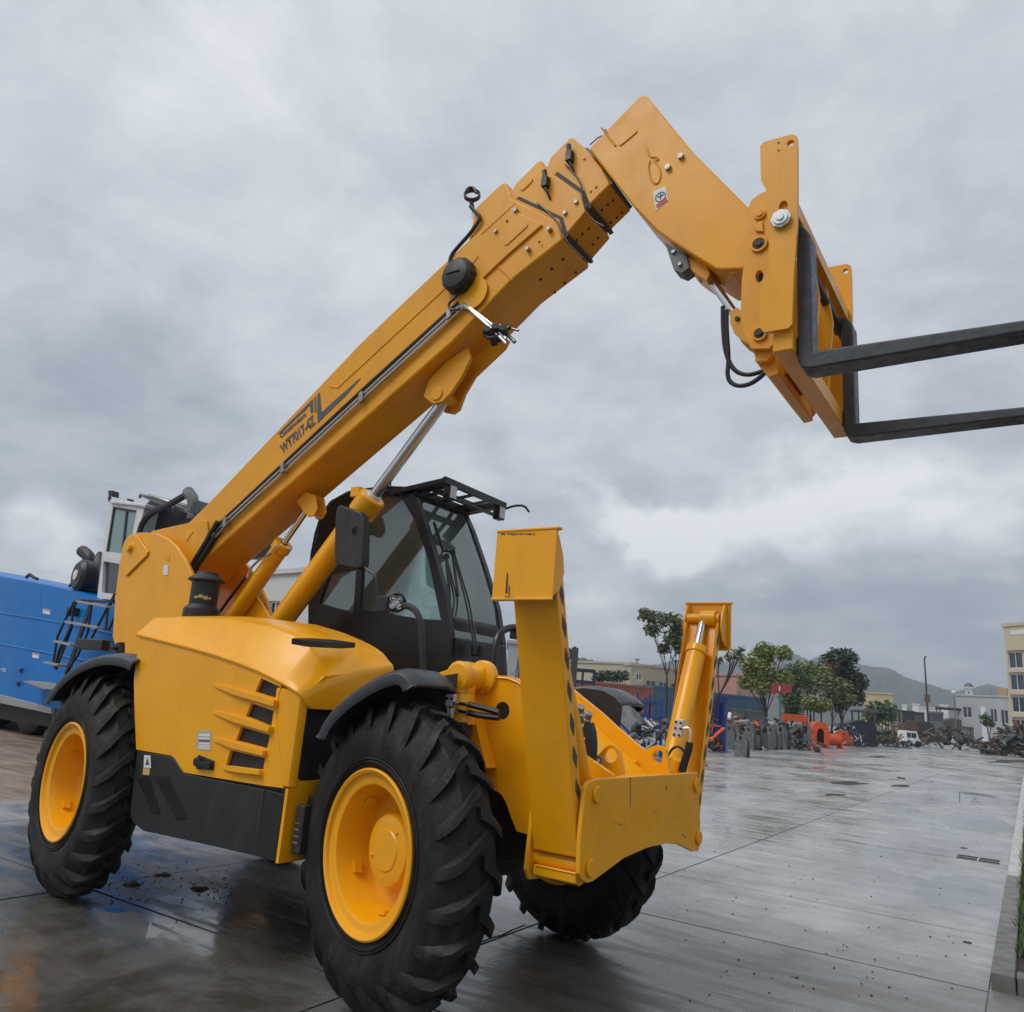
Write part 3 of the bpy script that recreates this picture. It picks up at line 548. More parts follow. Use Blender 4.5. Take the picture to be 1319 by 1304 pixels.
# lift cylinder
A, B, T = PY(352, 815, 0), PY(481, 640, 0), PY(572, 512, 0); ax = (B - A).normalized(); T = A + ax * (T - A).dot(ax)
m = MB().lathe(A, ax, [(.001, 0), (.080, 0), (.080, (B-A).length - .16), (.098, (B-A).length - .15), (.098, (B-A).length - .012), (.088, (B-A).length), (.040, (B-A).length), (.040, (B-A).length - .02)], 32)
m.tube([A + V((0, -.06, .07)) + ax * .1, A + V((0, -.05, .085)) + ax * .9, A + V((0, -.05, .09)) + ax * ((B-A).length - .2)], .012, 8)
m.box(B + V((-.12, -.06, .05)) - ax * .07, B + V((-.04, .0, .12)) - ax * .07)
lc = m.obj('lift_cylinder', YEL, TH, .004); MB().cyl(B - ax * .05, T, .040, seg=24).obj('piston_rod', CHR, lc)
MB().cyl(T + Yv(-.10), T + Yv(.11), .045, seg=20).obj('cylinder_pin', YEB, lc, .004)
MB().lathe(B - ax * .001, ax, [(.041, 0), (.052, .0), (.052, .022), (.041, .022)], 24).obj('rod_seal', WHT, lc)
# compensation cylinder
A, B, T = PY(285, 818, .0), PY(366, 700, .0), PY(404, 655, .0); ax = (B - A).normalized(); T = A + ax * (T - A).dot(ax)
m = MB().lathe(A, ax, [(.001, 0), (.062, 0), (.062, (B-A).length - .07), (.073, (B-A).length - .065), (.073, (B-A).length), (.03, (B-A).length)], 28); cc_ = m.obj('compensation_cylinder', YEL, TH, .003)
MB().cyl(B - ax * .03, T, .022, seg=18).obj('piston_rod', CHR, cc_)
MB().tube(ys([(318, 745), (322, 733), (335, 720), (346, 716), (358, 704)], -.08), .009, 8, 2).obj('cylinder_pipe', CHR, cc_)
MB().tube(ys([(282, 790), (300, 765), (318, 742)], -.08), .012, 8, 2).obj('cylinder_hose', HOS, cc_)
lugs('gusset_plate', [(324, 760), (330, 768), (344, 788), (352, 806), (290, 806), (285, 792)], .05, (.05,), .02, YEL)

# ---- engine cover
yh = -.95
side = pz([(595, 722), (700, 742), (800, 768), (900, 798), (1000, 834), (1090, 870), (1150, 893), (1172, 905), (1180, 925), (1170, 960)], 3.26, 0, 600) + pz([(1160, 400), (1189, 702), (1110, 692), (775, 637), (762, 622), (735, 580), (720, 566), (572, 540), (566, 400), (562, 250), (572, 160), (588, 75)], 3.26, 0, 800)
louv = [pz(h, 3.26, 0, 800) for h in ([(1097, 240), (1175, 276), (1165, 328), (1072, 297)], [(1055, 345), (1155, 380), (1144, 446), (1032, 400)], [(1012, 444), (1134, 480), (1122, 536), (990, 502)], [(968, 543), (1113, 576), (1105, 625), (948, 606)])]
cov = MB().prism(ys(side, yh), Yv(.03), [ys(h, yh) for h in louv]).obj('engine_cover', YEL, TH, 0, smooth=0)
for h in ([(896, 262), (1000, 288), (1168, 336), (1165, 364), (1000, 318), (902, 282)], [(896, 376), (990, 398), (1150, 446), (1144, 472), (990, 430), (902, 396)], [(896, 490), (985, 508), (1124, 546), (1120, 570), (985, 540), (902, 510)], [(936, 610), (1000, 612), (1105, 628), (1105, 650), (1000, 640), (940, 630)]):
    q = ys(pz(h, 3.26, 0, 800), yh); k = len(q); xm0 = min(p.x for p in q); xm1 = max(p.x for p in q)
    outr = [V((p.x, yh - .004 - .026 * min(1, (p.x - xm0) / (xm1 - xm0) * 1.6), p.z + .004)) for p in q]
    qq = [V((p.x, yh + .002, p.z)) for p in q]; MB().loft([qq, outr]).obj('louvre_rib', YEL, cov, .003)
for h in louv:
    q = ys(h, yh + .02); c = sum(q, V()) / 4; q = [c + (p - c) * 1.12 for p in q]; m = MB().prism(q, Yv(.006)); m.obj('louvre_backing', PLA, cov)  # solid black plates that make the louvre openings read as shaded
# cover top: lip, broad chamfer, crowned deck
zcr = [(-.868, 1.598), (-.70, 1.581), (-.55, 1.563), (-.31, 1.535), (-.076, 1.503), (.146, 1.466), (.331, 1.430), (.47, 1.394), (.56, 1.370), (.62, 1.352), (.65, 1.340)]
def lerpt(t, x):
    for (a, b), (c, d) in zip(t, t[1:]):
        if x <= c: return b + (d - b) * (x - a) / (c - a)
    return t[-1][1]
ridge = [(-.868, 1.712), (-.6, 1.722), (-.3, 1.722), (0, 1.705), (.25, 1.676), (.45, 1.625), (.54, 1.575), (.60, 1.51), (.65, 1.435)]
inner = [(-.868, 1.765), (-.6, 1.772), (-.3, 1.765), (0, 1.742), (.25, 1.695), (.45, 1.640), (.56, 1.60), (.62, 1.565), (.65, 1.535)]
secs = []
for i in range(26):
    x = -.868 + (.65 + .868) * i / 25; zc_ = lerpt(zcr, x); zr = lerpt(ridge, x); zi = lerpt(inner, x); yr = -.845 + .10 * max(0, (x + .1)) ** 1.2
    secs.append([V((x, -.957, zc_ - .020)), V((x, -.961, zc_ - .008)), V((x, -.955, zc_ + .004)), V((x, -.93, zc_ + .026)), V((x, yr - .02, zr - .012)), V((x, yr + .02, zr)), V((x, (yr - .28) / 2, (zr + zi) / 2 + .012)), V((x, -.28, zi)), V((x, -.28, 1.25)), V((x, -.90, 1.25)), V((x, -.91, zc_ - .03))])
last = secs[-1]; c = V((.66, -.6, 1.25))
for k, s in ((.020, .012), (.034, .030), (.040, .055)): secs.append([V((.65 + k, p.y + s * (.8 if p.y < -.7 else (.2 if p.y < -.4 else 0)), p.z - (s if p.z > 1.26 else 0))) for p in last])
MB().loft(secs).obj('engine_cover_top', YEL, TH, .0, 28)
dkn = V((.22, 0, 1)).normalized(); MB().prism([PP(u, v, V((.2, -.4, 1.709)), dkn) for u, v in ((376, 822), (400, 822), (430, 824), (458, 828), (440, 828.5), (415, 827), (395, 825.5))], V((0, 0, -.03))).obj('deck_vent', BLK, TH, .002)
# front face with the wheel-arch opening, and the corner between side and front
op = pz([(150, 95), (240, 92), (300, 110), (300, 430), (140, 447), (95, 447), (82, 430), (88, 330), (120, 150)], 2.871, 350, 850)
ffp = [V((.655, -.915, .86)), V((.655, -.915, 1.32)), V((.655, -.80, 1.42)), V((.655, -.28, 1.49)), V((.655, -.28, .515)), V((.655, -.80, .515)), V((.655, -.945, .515)), V((.655, -.945, .86))]
MB().prism(ffp, Xv(.02), [xs(op, .655)]).obj('cover_front', YEL, TH, .006)
MB().box((.60, -.93, .80), (.645, -.3, 1.32)).obj('wheel_arch_liner', PLA, TH, .004)
MB().prism([V((.48, -.946, .866)), V((.645, -.950, .866)), V((.668, -.942, .866)), V((.680, -.922, .866)), V((.682, -.895, .866)), V((.48, -.895, .866))], Zv(.475)).obj('cover_corner', YEL, TH, .008, seg=3)
MB().box((-.82, -.925, .60), (.59, -.32, 1.25)).obj('inner_dark_block', BLK, TH)  # black core added so the inside of the cover reads as shaded
# lower black skirt
sk = pz([(574, 546), (563, 640), (545, 790), (548, 830), (562, 852), (600, 882), (800, 925), (1075, 988), (1110, 708), (775, 641), (758, 622), (731, 582), (717, 569)], 3.26, 0, 800)
q = ys(sk, -.953)
skirt = MB().prism(q, Yv(.42)).obj('side_skirt', PLA, TH, .006)
q2 = ys(pz([(1112, 708), (1077, 988)], 3.26, 0, 800), -.953); f0, f1 = PX(365.4, 1018, .665), PX(360, 1111, .665)
MB().prism([q2[0], V((.652, -.948, q2[0].z - .005)), V((.652, -.86, q2[0].z - .005)), V((q2[0].x, -.86, q2[0].z))], V((0, 0, q2[1].z - q2[0].z))).obj('skirt_corner', BLK, TH, .004)
for (x0, y0, x1, y1, n) in ((578, 655, 655, 808, 6), (650, 655, 765, 830, 7)):
    vm_ = MB()
    for k in range(n):
        a = (x0 + k * 9, y0 + k * 0); b = (x1 - (n - 1 - k) * 6 + 14, y1); A, B = [PY(*pz([p], 3.26, 0, 800)[0], -.954) for p in (a, b)]; vm_.bar(A + Yv(-.003), B + Yv(-.003), .006, .008, (0, 1, 0))
    vm_.obj('vent_grille', BLK, skirt)
plY('warning_label', pz([(606, 563), (632, 565), (634, 618), (604, 616)], 3.26, 0, 800), -.9535, -.955, WHT, 0); plY('warning_label', pz([(602, 618), (630, 620), (627, 648), (600, 645)], 3.26, 0, 800), -.9535, -.955, mat('label_amber', (.55, .36, .12), .5), 0)
plY('label_print', pz([(611, 605), (619, 572), (627, 606)], 3.26, 0, 800), -.9552, -.956, DEC, 0)
plY('maker_plate', pz([(828, 462), (888, 460), (886, 545), (826, 540)], 3.26, 0, 800), -.9502, -.952, mat('plate_film', (.45, .40, .33), .4), 0)
for y0, y1 in ((474, 484), (490, 496), (500, 506), (512, 518), (522, 528), (532, 538)): plY('label_print', pz([(835, y0), (882, y0 + 1), (881, y1 + 1), (835, y1)], 3.26, 0, 800), -.9522, -.953, WHT if y1 - y0 > 8 or y0 % 20 else DEC, 0)
hd = PY(*pz([(862, 595)], 3.26, 0, 800)[0], -.95); m = MB(); m.prism([hd + V((a, 0, b)) for a, b in ((-.085, .0), (-.06, .035), (.08, .018), (.085, -.03), (-.055, -.04))], Yv(-.01)); m.box(hd + V((-.03, -.03, -.022)), hd + V((.075, -.008, .008))); m.cyl(hd + V((-.045, -.008, 0)), hd + V((-.045, -.03, 0)), .024)
m.obj('door_handle', BLK, cov, .004)
sb_ = MB().box((.70, -.90, .56), (.76, -.62, .79)).obj('battery_step', DKM, TH, .01)
for k in range(4): MB().box((.71, -.903, .70 - k * .03), (.74, -.9005, .708 - k * .03)).obj('step_slot', GP2, sb_)
# pre-cleaner on the deck
pc = PY(259, 792, -.55); m = MB()
m.lathe(V((pc.x, pc.y, 1.70)), (0, 0, 1), [(.001, 0), (.118, 0), (.118, .10), (.098, .12), (.090, .13), (.092, .28), (.122, .292), (.118, .303), (.075, .335), (.070, .350), (.001, .352)], 28); m.obj('pre_cleaner', PLA, TH, .003, 30)
dm = MB(); u0 = (V((CC.x, CC.y, 0)) - V((pc.x, pc.y, 0))).normalized(); base = math.atan2(u0.y, u0.x)
for a0, a1, z0, z1 in ((-.7, -.45, 1.865, 1.88), (-.4, -.1, 1.87, 1.892), (-.05, .25, 1.862, 1.885), (.3, .5, 1.866, 1.878)):
    vs = [V((pc.x + .0935 * math.cos(base + a), pc.y + .0935 * math.sin(base + a), z)) for z in (z0, z1) for a in (a0, (a0 + a1) / 2, a1)]; dm.add(vs, [(0, 1, 4, 3), (1, 2, 5, 4)])
dm.obj('maker_emblem', mat('emblem_gold', (.45, .36, .12), .5), TH)

# ---- cab
cy0, cy1 = .30, .96
cabo = [(397, 784), (397, 745), (400, 712), (405, 687), (412, 664), (424, 647), (446, 635), (491, 629), (520, 628), (531, 631), (542, 658), (558, 709), (574, 768), (580, 815), (581, 872), (540, 872), (402, 822), (397, 805)]
win1 = [(425, 738), (459, 733), (455, 789), (424, 781), (411, 777)]
win2 = [(470, 640), (505, 638), (518, 643), (535, 672), (552, 722), (566, 790), (568, 799), (540, 797), (464, 785)]
win0 = [(436, 658), (460, 648), (460, 724), (428, 728), (413, 765), (408, 764), (409, 722), (415, 690)]
wins = [ys([(p[0], p[1]) for p in w_], cy0) for w_ in (win1, win2)]
cp_ = ys(cabo, cy0)
for y in (cy0, cy1):
    MB().prism([V((p.x, y, p.z)) for p in cp_], Yv(.05 if y < .5 else -.05), [[V((p.x, y, p.z)) for p in w_] for w_ in wins]).obj('cab_side_frame', BLK, TH, .008)
    for w_ in wins:
        c = sum(w_, V()) / len(w_); MB().prism([V((c.x + (p.x - c.x) * 1.03, y + (.018 if y < .5 else -.018), c.z + (p.z - c.z) * 1.03)) for p in w_], Yv(.005)).obj('cab_window', GLS, TH)
# windscreen follows the front pillar
wsl = ys([(533, 634), (542, 658), (558, 709), (574, 768), (580, 822)], cy0)
fr = [V((p.x - .012, cy0 + .05, p.z)) for p in wsl]; fl = [V((p.x - .012, cy1 - .05, p.z)) for p in wsl]
MB().loft([[a, b, b + V((-.006, 0, -.002)), a + V((-.006, 0, -.002))] for a, b in zip(fr, fl)]).obj('windscreen', GLS, TH, 0, 60)
zb = wsl[-1].z
MB().box((.60, cy0 + .04, 1.50), (.655, cy1 - .04, zb + .01)).obj('cab_front_panel', BLK, TH, .012)
MB().bar(V((wsl[0].x - .02, cy0, wsl[0].z + .01)), V((wsl[0].x - .02, cy1, wsl[0].z + .01)), .09, .06).obj('windscreen_header', BLK, TH, .01)
rt = ys([(412, 664), (424, 647), (446, 635), (491, 628), (531, 630)], cy0)
m = MB().loft([[V((p.x, cy0 + .01, p.z + .02)), V((p.x, cy1 - .01, p.z + .02)), V((p.x, cy1 - .01, p.z - .02)), V((p.x, cy0 + .01, p.z - .02))] for p in rt]); m.obj('cab_roof', BLK, TH, .01)
MB().box((cp_[0].x + .02, cy0 + .03, 1.52), (cp_[0].x + .05, cy1 - .03, 2.0)).box((cp_[0].x + .02, cy0 + .03, 1.50), (.62, cy1 - .03, 1.54)).obj('cab_floor', BLK, TH, .004)
rq = [PY(u, v, cy0) for u, v in ((399, 775), (403, 712), (414, 672))]
MB().loft([[V((p.x + .03, cy0 + .05, p.z)), V((p.x + .03, cy1 - .05, p.z)), V((p.x + .037, cy1 - .05, p.z)), V((p.x + .037, cy0 + .05, p.z))] for p in rq]).obj('cab_window', GLS, TH)
# cab interior
m = MB(); m.box((-.42, .48, 1.72), (.05, .86, 1.86)); m.prism([V((-.45, .5, 1.85)), V((-.30, .5, 1.85)), V((-.40, .5, 2.42)), V((-.52, .5, 2.42))], Yv(.34)); m.box((-.50, .56, 2.42), (-.42, .76, 2.60)); m.obj('operator_seat', SEAT, TH, .03, seg=3)
m = MB(); m.prism([V((.38, .36, 1.54)), V((.60, .36, 1.54)), V((.60, .36, 1.86)), V((.50, .36, 1.96)), V((.38, .36, 1.92))], Yv(.55)); m.obj('dashboard', PLA, TH, .02)
m = MB(); sc_ = V((.30, .62, 2.06)); sa = V((-.5, 0, .86)).normalized(); m.lathe(sc_, sa, [(.17 + .013 * math.cos(a), .013 * math.sin(a)) for a in [2*math.pi*i/8 for i in range(8)]], 28, closed=True); m.cyl(sc_, sc_ - sa * .25, .03); m.bar(sc_ + Yv(-.17), sc_ + Yv(.17), .02, .02); m.obj('steering_wheel', BLK, TH)
plY('notice_sheet', [(472, 683), (479, 683), (478, 730), (470, 730)], .33, .334, mat('notice_paper', (.35, .16, .14), .7), 0)
# handrail round the cab's rear pillar
MB().tube(ys([(407, 700), (412, 672), (426, 648), (450, 634), (505, 632), (520, 638)], cy0 - .03), .008, 8, 2).obj('grab_rail', BLK, TH)
MB().tube(ys([(503, 629), (503, 621)], .32), .006, 6).obj('aerial', BLK, TH)
# roof guard
def rk(y, u, v): return PY(u, v, y)
nr0, nr1 = PY(493, 628, .27), PY(574, 619, .27); zg = nr1.z; x1g = nr1.x; x0g = -.02; yg0, yg1 = .27, 1.0
m = MB()
for y in (yg0, yg1): m.bar((x0g, y, zg - .05), (x1g, y, zg), .03, .035)
m.bar((x1g, yg0 - .015, zg), (x1g, yg1 + .015, zg), .03, .05); m.bar((x0g, yg0, zg - .05), (x0g, yg1, zg - .05), .03, .03)
m.bar(((x0g + x1g) / 2 + .06, yg0, zg - .02), ((x0g + x1g) / 2 + .06, yg1, zg - .02), .05, .03)
m.obj('roof_guard', BLK, TH, .003)
for k in range(3):
    y = yg0 + (yg1 - yg0) * (k + 1) / 4; MB().bar((x0g, y, zg - .055), (x1g, y, zg - .005), .035, .014).obj('guard_slat', BLK, TH, .002)
for y in (yg0 + .07, yg1 - .07): MB().bar((x1g - .04, y, zg - .01), (wsl[0].x + .0, y, wsl[0].z + .02), .05, .02, (0, 1, 0)).obj('guard_bracket', BLK, TH, .002)
MB().loft([[V((x1g - .02, y, zg - .11)), V((x1g + .01, y, zg - .11)), V((x1g + .01, y, zg - .09)), V((x1g - .02, y, zg - .09))] for y in (yg0, yg1)]).obj('guard_lower_bar', BLK, TH, .003)
for y in (yg0 + .06, yg1 - .06):
    p = V((x1g + .01, y, zg - .07)); b = MB().box(p + V((-.04, -.04, -.055)), p + V((.02, .04, .05))).obj('work_light', BLK, TH, .006); MB().box(p + V((.0205, -.034, -.045)), p + V((.024, .034, .04))).obj('lamp_lens', mat('lamp_glass', (.5, .5, .48), .15, spec=.8) if 'lamp_glass' not in MATS else MATS['lamp_glass'], b)
MB().tube([V((x1g, yg1, zg - .03)), V((x1g + .08, yg1 + .02, zg - .0)), V((x1g + .16, yg1 + .04, zg + .0)), V((x1g + .2, yg1 + .05, zg - .05))], .009, 6, 1).obj('mirror_stay', BLK, TH)
# wipers, in front of the windscreen
wp0 = wsl[1] + V((.03, 0, .0)); nrm = (wsl[3] - wsl[1]).cross(V((0, 1, 0))).normalized()
def WS(u, v, off=.03): return PP(u, v, wsl[2] + V((off, 0, 0)), nrm)
MB().tube([WS(*p) for p in ((584, 713), (600, 775), (613, 842))], .007, 6).tube([WS(*p) for p in ((586, 715), (604, 775), (615, 838))], .007, 6).obj('wiper_arm', BLK, TH)
MB().bar(WS(559, 673, .022), WS(571, 710, .022), .012, .02).bar(WS(583, 712, .022), WS(590, 768, .022), .012, .02).bar(WS(571, 710, .022), WS(585, 712, .03), .01, .012).obj('wiper_blade', BLK, TH)
MB().cyl(WS(583, 712, .015), WS(583, 712, .06), .022, seg=12).obj('wiper_motor', BLK, TH)
MB().box(WS(612, 838, -.03) + V((0, -.05, -.04)), WS(612, 838, .03) + V((.03, .08, .04))).obj('wiper_linkage', BLK, TH, .006)
MB().bar(WS(577, 672, -.04), WS(566, 760, -.06), .02, .02).obj('roller_blind_rail', BLK, TH)
# mirror and work lamp in front of the cab's near side
ym = -.19
q = ys([(433, 653), (438, 650), (463, 659), (467, 664), (468, 690), (467, 724), (465, 731), (459, 733), (437, 729), (431, 724), (430, 712), (431, 668)], ym)
MB().prism(q, Yv(.07)).obj('mirror', PLA, TH, .014, seg=3)
MB().tube(ys([(462, 690), (461, 700), (463, 722), (472, 734), (482, 739), (486, 750), (486, 788)], ym + .03), .010, 8, 1).cyl(PY(459, 684, ym - .0), PY(459, 684, ym + .05), .03).obj('mirror_arm', BLK, TH)
lp = PY(511, 775, -.22); lamp = MB().lathe(lp + V((-.06, .08, .0)), (.55, -.83, -.05), [(.001, 0), (.045, .01), (.060, .05), (.062, .085), (.055, .09), (.052, .08), (.001, .08)], 24).obj('headlamp', PLA, TH)
ml = MB()
for dx, dz in ((-.02, .022), (.02, .022), (-.02, -.02), (.022, -.022), (0, 0)):
    ml.lathe(lp + V((-.06, .08, 0)) + V((.55, -.83, -.05)).normalized() * .078 + V((.83, .55, 0)) * dx + V((0, 0, dz)), (.55, -.83, -.05), [(.001, .005), (.012, .002), (.017, .012), (.019, .012), (.019, 0)], 12)
ml.obj('lamp_reflector', CHR, lamp)
MB().tube(ys([(519, 780), (530, 782), (538, 790), (543, 804), (545, 870), (545, 885)], -.2), .020, 10, 1).obj('lamp_post', BLK, TH)
MB().box(PY(491, 778, -.17) + V((-.05, 0, -.05)), PY(491, 778, -.17) + V((.04, .05, .05))).obj('lamp_bracket', BLK, TH, .006)
MB().tube([PX(u, v, 1.15) for u, v in ((634, 868), (638, 830), (644, 815), (654, 809), (668, 808))], .022, 10, 1).obj('lamp_post', BLK, TH)
p = PX(665, 815, 1.15); MB().box(p + V((-.03, -.03, -.04)), p + V((.03, .05, .03))).obj('headlamp', BLK, TH, .006)
# rear tail lamp on its stalk
MB().box(PY(97, 836, -.9), PY(132, 824, -.9) + V((0, .06, 0))).obj('tail_lamp', BLK, TH, .006)
MB().cyl(PY(130, 834, -.87), PY(158, 836, -.5), .014).cyl(PY(155, 829, -.60), PY(155, 842, -.60), .03).obj('tail_lamp_stalk', BLK, TH)
MB().prism(ys([(143, 866), (163, 868), (166, 882), (161, 884), (157, 874)], -.62), Yv(.05)).obj('fender_bracket', YEL, TH, .003)

# ---- chassis nose plates
npl = [(586, 852), (600, 851), (612, 853), (626, 868), (655, 871), (668, 877), (679, 884), (720, 930), (790, 975), (790, 1040), (760, 1075), (700, 1080), (665, 1071), (657, 1052), (649, 1030), (640, 1019), (621, 1015), (603, 1014), (596, 960), (590, 900)]
nose = ys([(588, 860), (592, 854), (601, 852), (612, 855), (617, 862), (628, 869), (655, 871), (668, 876), (679, 884)] + [(700, 900)] + [(697, 1079.5), (665.7, 1071), (658, 1052), (652, 1034), (646, 1024), (640, 1019), (621, 1015), (618, 960)], -.42)
nose = [p for p in nose]
tip = [V((2.19, 0, 1.07)), V((2.19, 0, .72))]
nb = [V((p.x, -.42, p.z)) for p in nose[:9]] + [V((1.86, -.42, 1.36)), V((2.02, -.42, 1.16)), V((2.19, -.42, 1.08)), V((2.19, -.42, .70)), V((1.9, -.42, .66))] + [V((p.x, -.42, p.z)) for p in nose[10:]]
hole = circle(PY(647, 915.5, -.42), .044, 'y', 16)
MB().prism(nb, Yv(.03), [hole]).obj('nose_plate', YEL, TH, .006)
# far plate: its upper edge is the line that runs down to the blade
fe = pz([(185, 640), (250, 695), (380, 800), (460, 875), (560, 960), (640, 1030), (655, 1032), (700, 1012), (730, 1004), (765, 1010), (790, 1035), (800, 1080), (815, 1180), (780, 1185)], 5.015, 700, 760)
yf = .28
fq = ys(fe, yf); fq = [V((1.15, yf, 1.50)), V((1.35, yf, 1.52))] + fq + [V((2.15, yf, .86)), V((1.2, yf, .86))]
MB().prism(fq, Yv(.03), [circle(PY(*pz([(742, 1078)], 5.015, 700, 760)[0], yf), .034, 'y', 14)]).obj('nose_plate', YEL, TH, .006)
MB().box((1.2, -.10, .84), (2.17, .27, .87)).obj('nose_floor', YEL, TH, .006)
MB().prism([V((1.97, -.70, .70)), V((1.97, -.60, .70)), V((1.97, -.60, .66)), V((1.97, -.66, .645)), V((1.97, -.70, .66))], Xv(.21)).obj('arm_knuckle', YEL, TH, .006)
# sloping deck between the plates
dk = [V((1.10, 0, 1.44)), V((1.60, 0, 1.36)), V((2.16, 0, .98))]
MB().loft([[V((p.x, -.39, p.z)), V((p.x, .28, p.z)), V((p.x, .28, p.z - .02)), V((p.x, -.39, p.z - .02))] for p in dk]).obj('nose_deck', YEL, TH, .003)
# near lug with its hole
lg = pz([(250, 1215), (245, 1130), (330, 1085), (370, 1050), (400, 1018), (430, 1001), (462, 1010), (485, 1040), (500, 1100), (518, 1195), (400, 1215)], 5.015, 700, 760)
MB().prism(ys(lg, -.27), Yv(.025), [circle(PY(*pz([(432, 1070)], 5.015, 700, 760)[0], -.27), .034, 'y', 14)]).obj('towing_lug', YEL, TH, .004)
q = ys(pz([(332, 1080), (380, 1075), (378, 1190), (330, 1185)], 5.015, 700, 760), -.272); MB().prism(q, Yv(-.002)).obj('warning_label', WHT, TH)
c = sum(q, V()) / 4
for dz in (.022, -.012): MB().lathe(c + V((0, -.003, dz)), (0, -1, 0), [(.012, 0), (.012, .001), (.019, .001), (.019, 0)], 16).obj('label_print', DEC, TH)
MB().tube(ys(pz([(290, 870), (305, 920), (312, 1000), (305, 1100), (295, 1235)], 5.015, 700, 760), -.36), .030, 10, 2).obj('hydraulic_hose', HOS, TH)
MB().tube(ys(pz([(240, 985), (265, 975), (290, 1000), (300, 1040)], 5.015, 700, 760), -.36), .010, 8, 2).obj('hydraulic_hose', HOS, TH)
m = MB()
for u, v in ((225, 820), (240, 870), (265, 900), (250, 940), (275, 860)):
    p = PY(*pz([(u, v)], 5.015, 700, 760)[0], -.34); m.cyl(p, p + V((.03, -.03, .05)), .020, seg=8)
m.obj('hose_fitting', STL, TH, .003)
for a, b in (((325, 940), (405, 965)), ((505, 1110), (610, 1110))):
    A, B = [PY(*pz([q_], 5.015, 700, 760)[0], yf - .02) for q_ in (a, b)]; MB().bar(A, B, .018, .012).obj('deck_rail', YEL, TH, .002)
# axle-lock cylinder boss at the nose (two eyes with a pin and a clevis)
def boss(u, v, y, r, th): p = PY(u, v, y); return MB().lathe(p, (0, 1, 0), [(.001, 0), (r * .8, 0), (r, .008), (r, th - .008), (r * .85, th), (.001, th)], 28)
e1 = boss(618.5, 872, -.450, .085, .05); e1.obj('eye_boss', YEL, TH, .003); pp_ = PY(619, 868, -.452)
MB().prism([pp_ + V((a, 0, b)) for a, b in ((-.02, .02), (.02, .03), (.05, -.06), (.03, -.08))], Yv(-.008)).obj('pin_keeper', YEL, TH, .002)
p = PY(588, 872, -.62); m = MB().lathe(p, (0, 1, 0), [(.001, 0), (.065, 0), (.080, .015), (.080, .05), (.065, .06), (.060, .19), (.001, .19)], 28); m.obj('eye_boss', YEL, TH, .003)
a_ = PY(596, 885, -.56); b_ = PY(598, 935, -.56)
m = MB().cyl(a_, b_, .058, seg=24).cyl(a_ + V((0, 0, .01)), a_ + V((0, 0, -.03)), .066, seg=24); m.obj('suspension_cylinder', YEL, TH, .004)
q = ys([(602, 900), (611, 905), (615, 940), (628, 990), (612, 992), (598, 985), (600, 940)], -.50); MB().prism(q, Yv(.08)).obj('cylinder_mount', YEL, TH, .004)
p = ys([(560, 868), (575, 863), (590, 866), (590, 920), (565, 905)], -.45); MB().prism(p, Yv(.2)).obj('frame_side', YEL, TH, .006)
q = ys(pz([(158, 595), (270, 590), (265, 660), (240, 700), (222, 930), (165, 925), (172, 800), (135, 790), (150, 700)], 10.867, 560, 840), -.66); vb = MB().prism(q, Yv(.03)).obj('valve_block', GAL, TH, .003)
for u, v in ((178, 650), (240, 657), (220, 770), (157, 768), (210, 890)): bolt(*pz([(u, v)], 10.867, 560, 840)[0], -.6605, .008, .006, DKM, 'bolt', vb)
for a in ([(270, 700), (340, 718), (480, 738)], [(255, 810), (340, 828), (465, 845)]): MB().tube(ys(pz(a, 10.867, 560, 840), -.63), .010, 8).obj('pipe_fitting', CHR, TH)
MB().tube(ys(pz([(470, 735), (600, 765), (700, 790), (850, 830), (900, 850)], 10.867, 560, 840), -.60) , .015, 8, 1).obj('hydraulic_hose', HOS, TH)
MB().tube(ys(pz([(455, 845), (560, 875), (680, 895), (820, 915), (900, 920)], 10.867, 560, 840), -.60), .015, 8, 1).obj('hydraulic_hose', HOS, TH)
MB().prism([p_ + Yv(.001) for p_ in circle(PY(643.5, 919.5, -.42), .075, 'y', 20, .055)] if 0 else circle(PY(647, 919.5, -.41), .06, 'y', 16), Yv(.005)).obj('hose_port', HOS, TH)

# ---- outriggers, blade and feet
XA, XB = 1.965, 2.185      # fore-and-aft extent of an arm
bl = [(752.4, 1032), (754.7, 1014), (759, 1007), (768, 1003.5), (899, 994.8), (901, 1028), (902.4, 1060), (902, 1090), (900, 1097), (892, 1097), (874, 1088), (861, 1086.5), (834, 1092.7), (804, 1106), (764, 1136), (757, 1138), (750, 1134), (746.5, 1126), (748, 1080)]
blade = MB().prism(xs(bl, 2.215), Xv(-.022)).obj('blade_plate', YEL, TH, .006)
q = xs(bl, 2.215); hb = [V((1.94, p.y, p.z)) for p in q]; 
lobe = [p for p in hb if p.y < -.3]
MB().prism([V((1.955, -.40, 1.00)), V((1.955, -.66, 1.02)), V((1.955, -.70, .90)), V((1.955, -.72, .68)), V((1.955, -.69, .635)), V((1.955, -.62, .63)), V((1.955, -.40, .76))], Xv(-.022)).obj('rear_lug_plate', YEL, TH, .006)
MB().prism([V((1.955, .40, 1.00)), V((1.955, .66, 1.02)), V((1.955, .68, .82)), V((1.955, .62, .78)), V((1.955, .40, .84))], Xv(-.022)).obj('rear_lug_plate', YEL, TH, .006)
MB().box((1.96, -.62, .96), (2.19, .62, .985)).obj('crossbeam_top', YEL, TH, .004)
for u, v in pz([(490, 840), (471, 1052), (778, 812), (784, 965)], 2.2475, 550, 650):
    p = PX(u, v, 2.216); MB().cyl(p, p + Xv(.014), .036, seg=20).cyl(p + Xv(-.27), p, .028).obj('pivot_pin', YEL, TH, .003)
def lerpv(a, b, t): return a + (b - a) * t
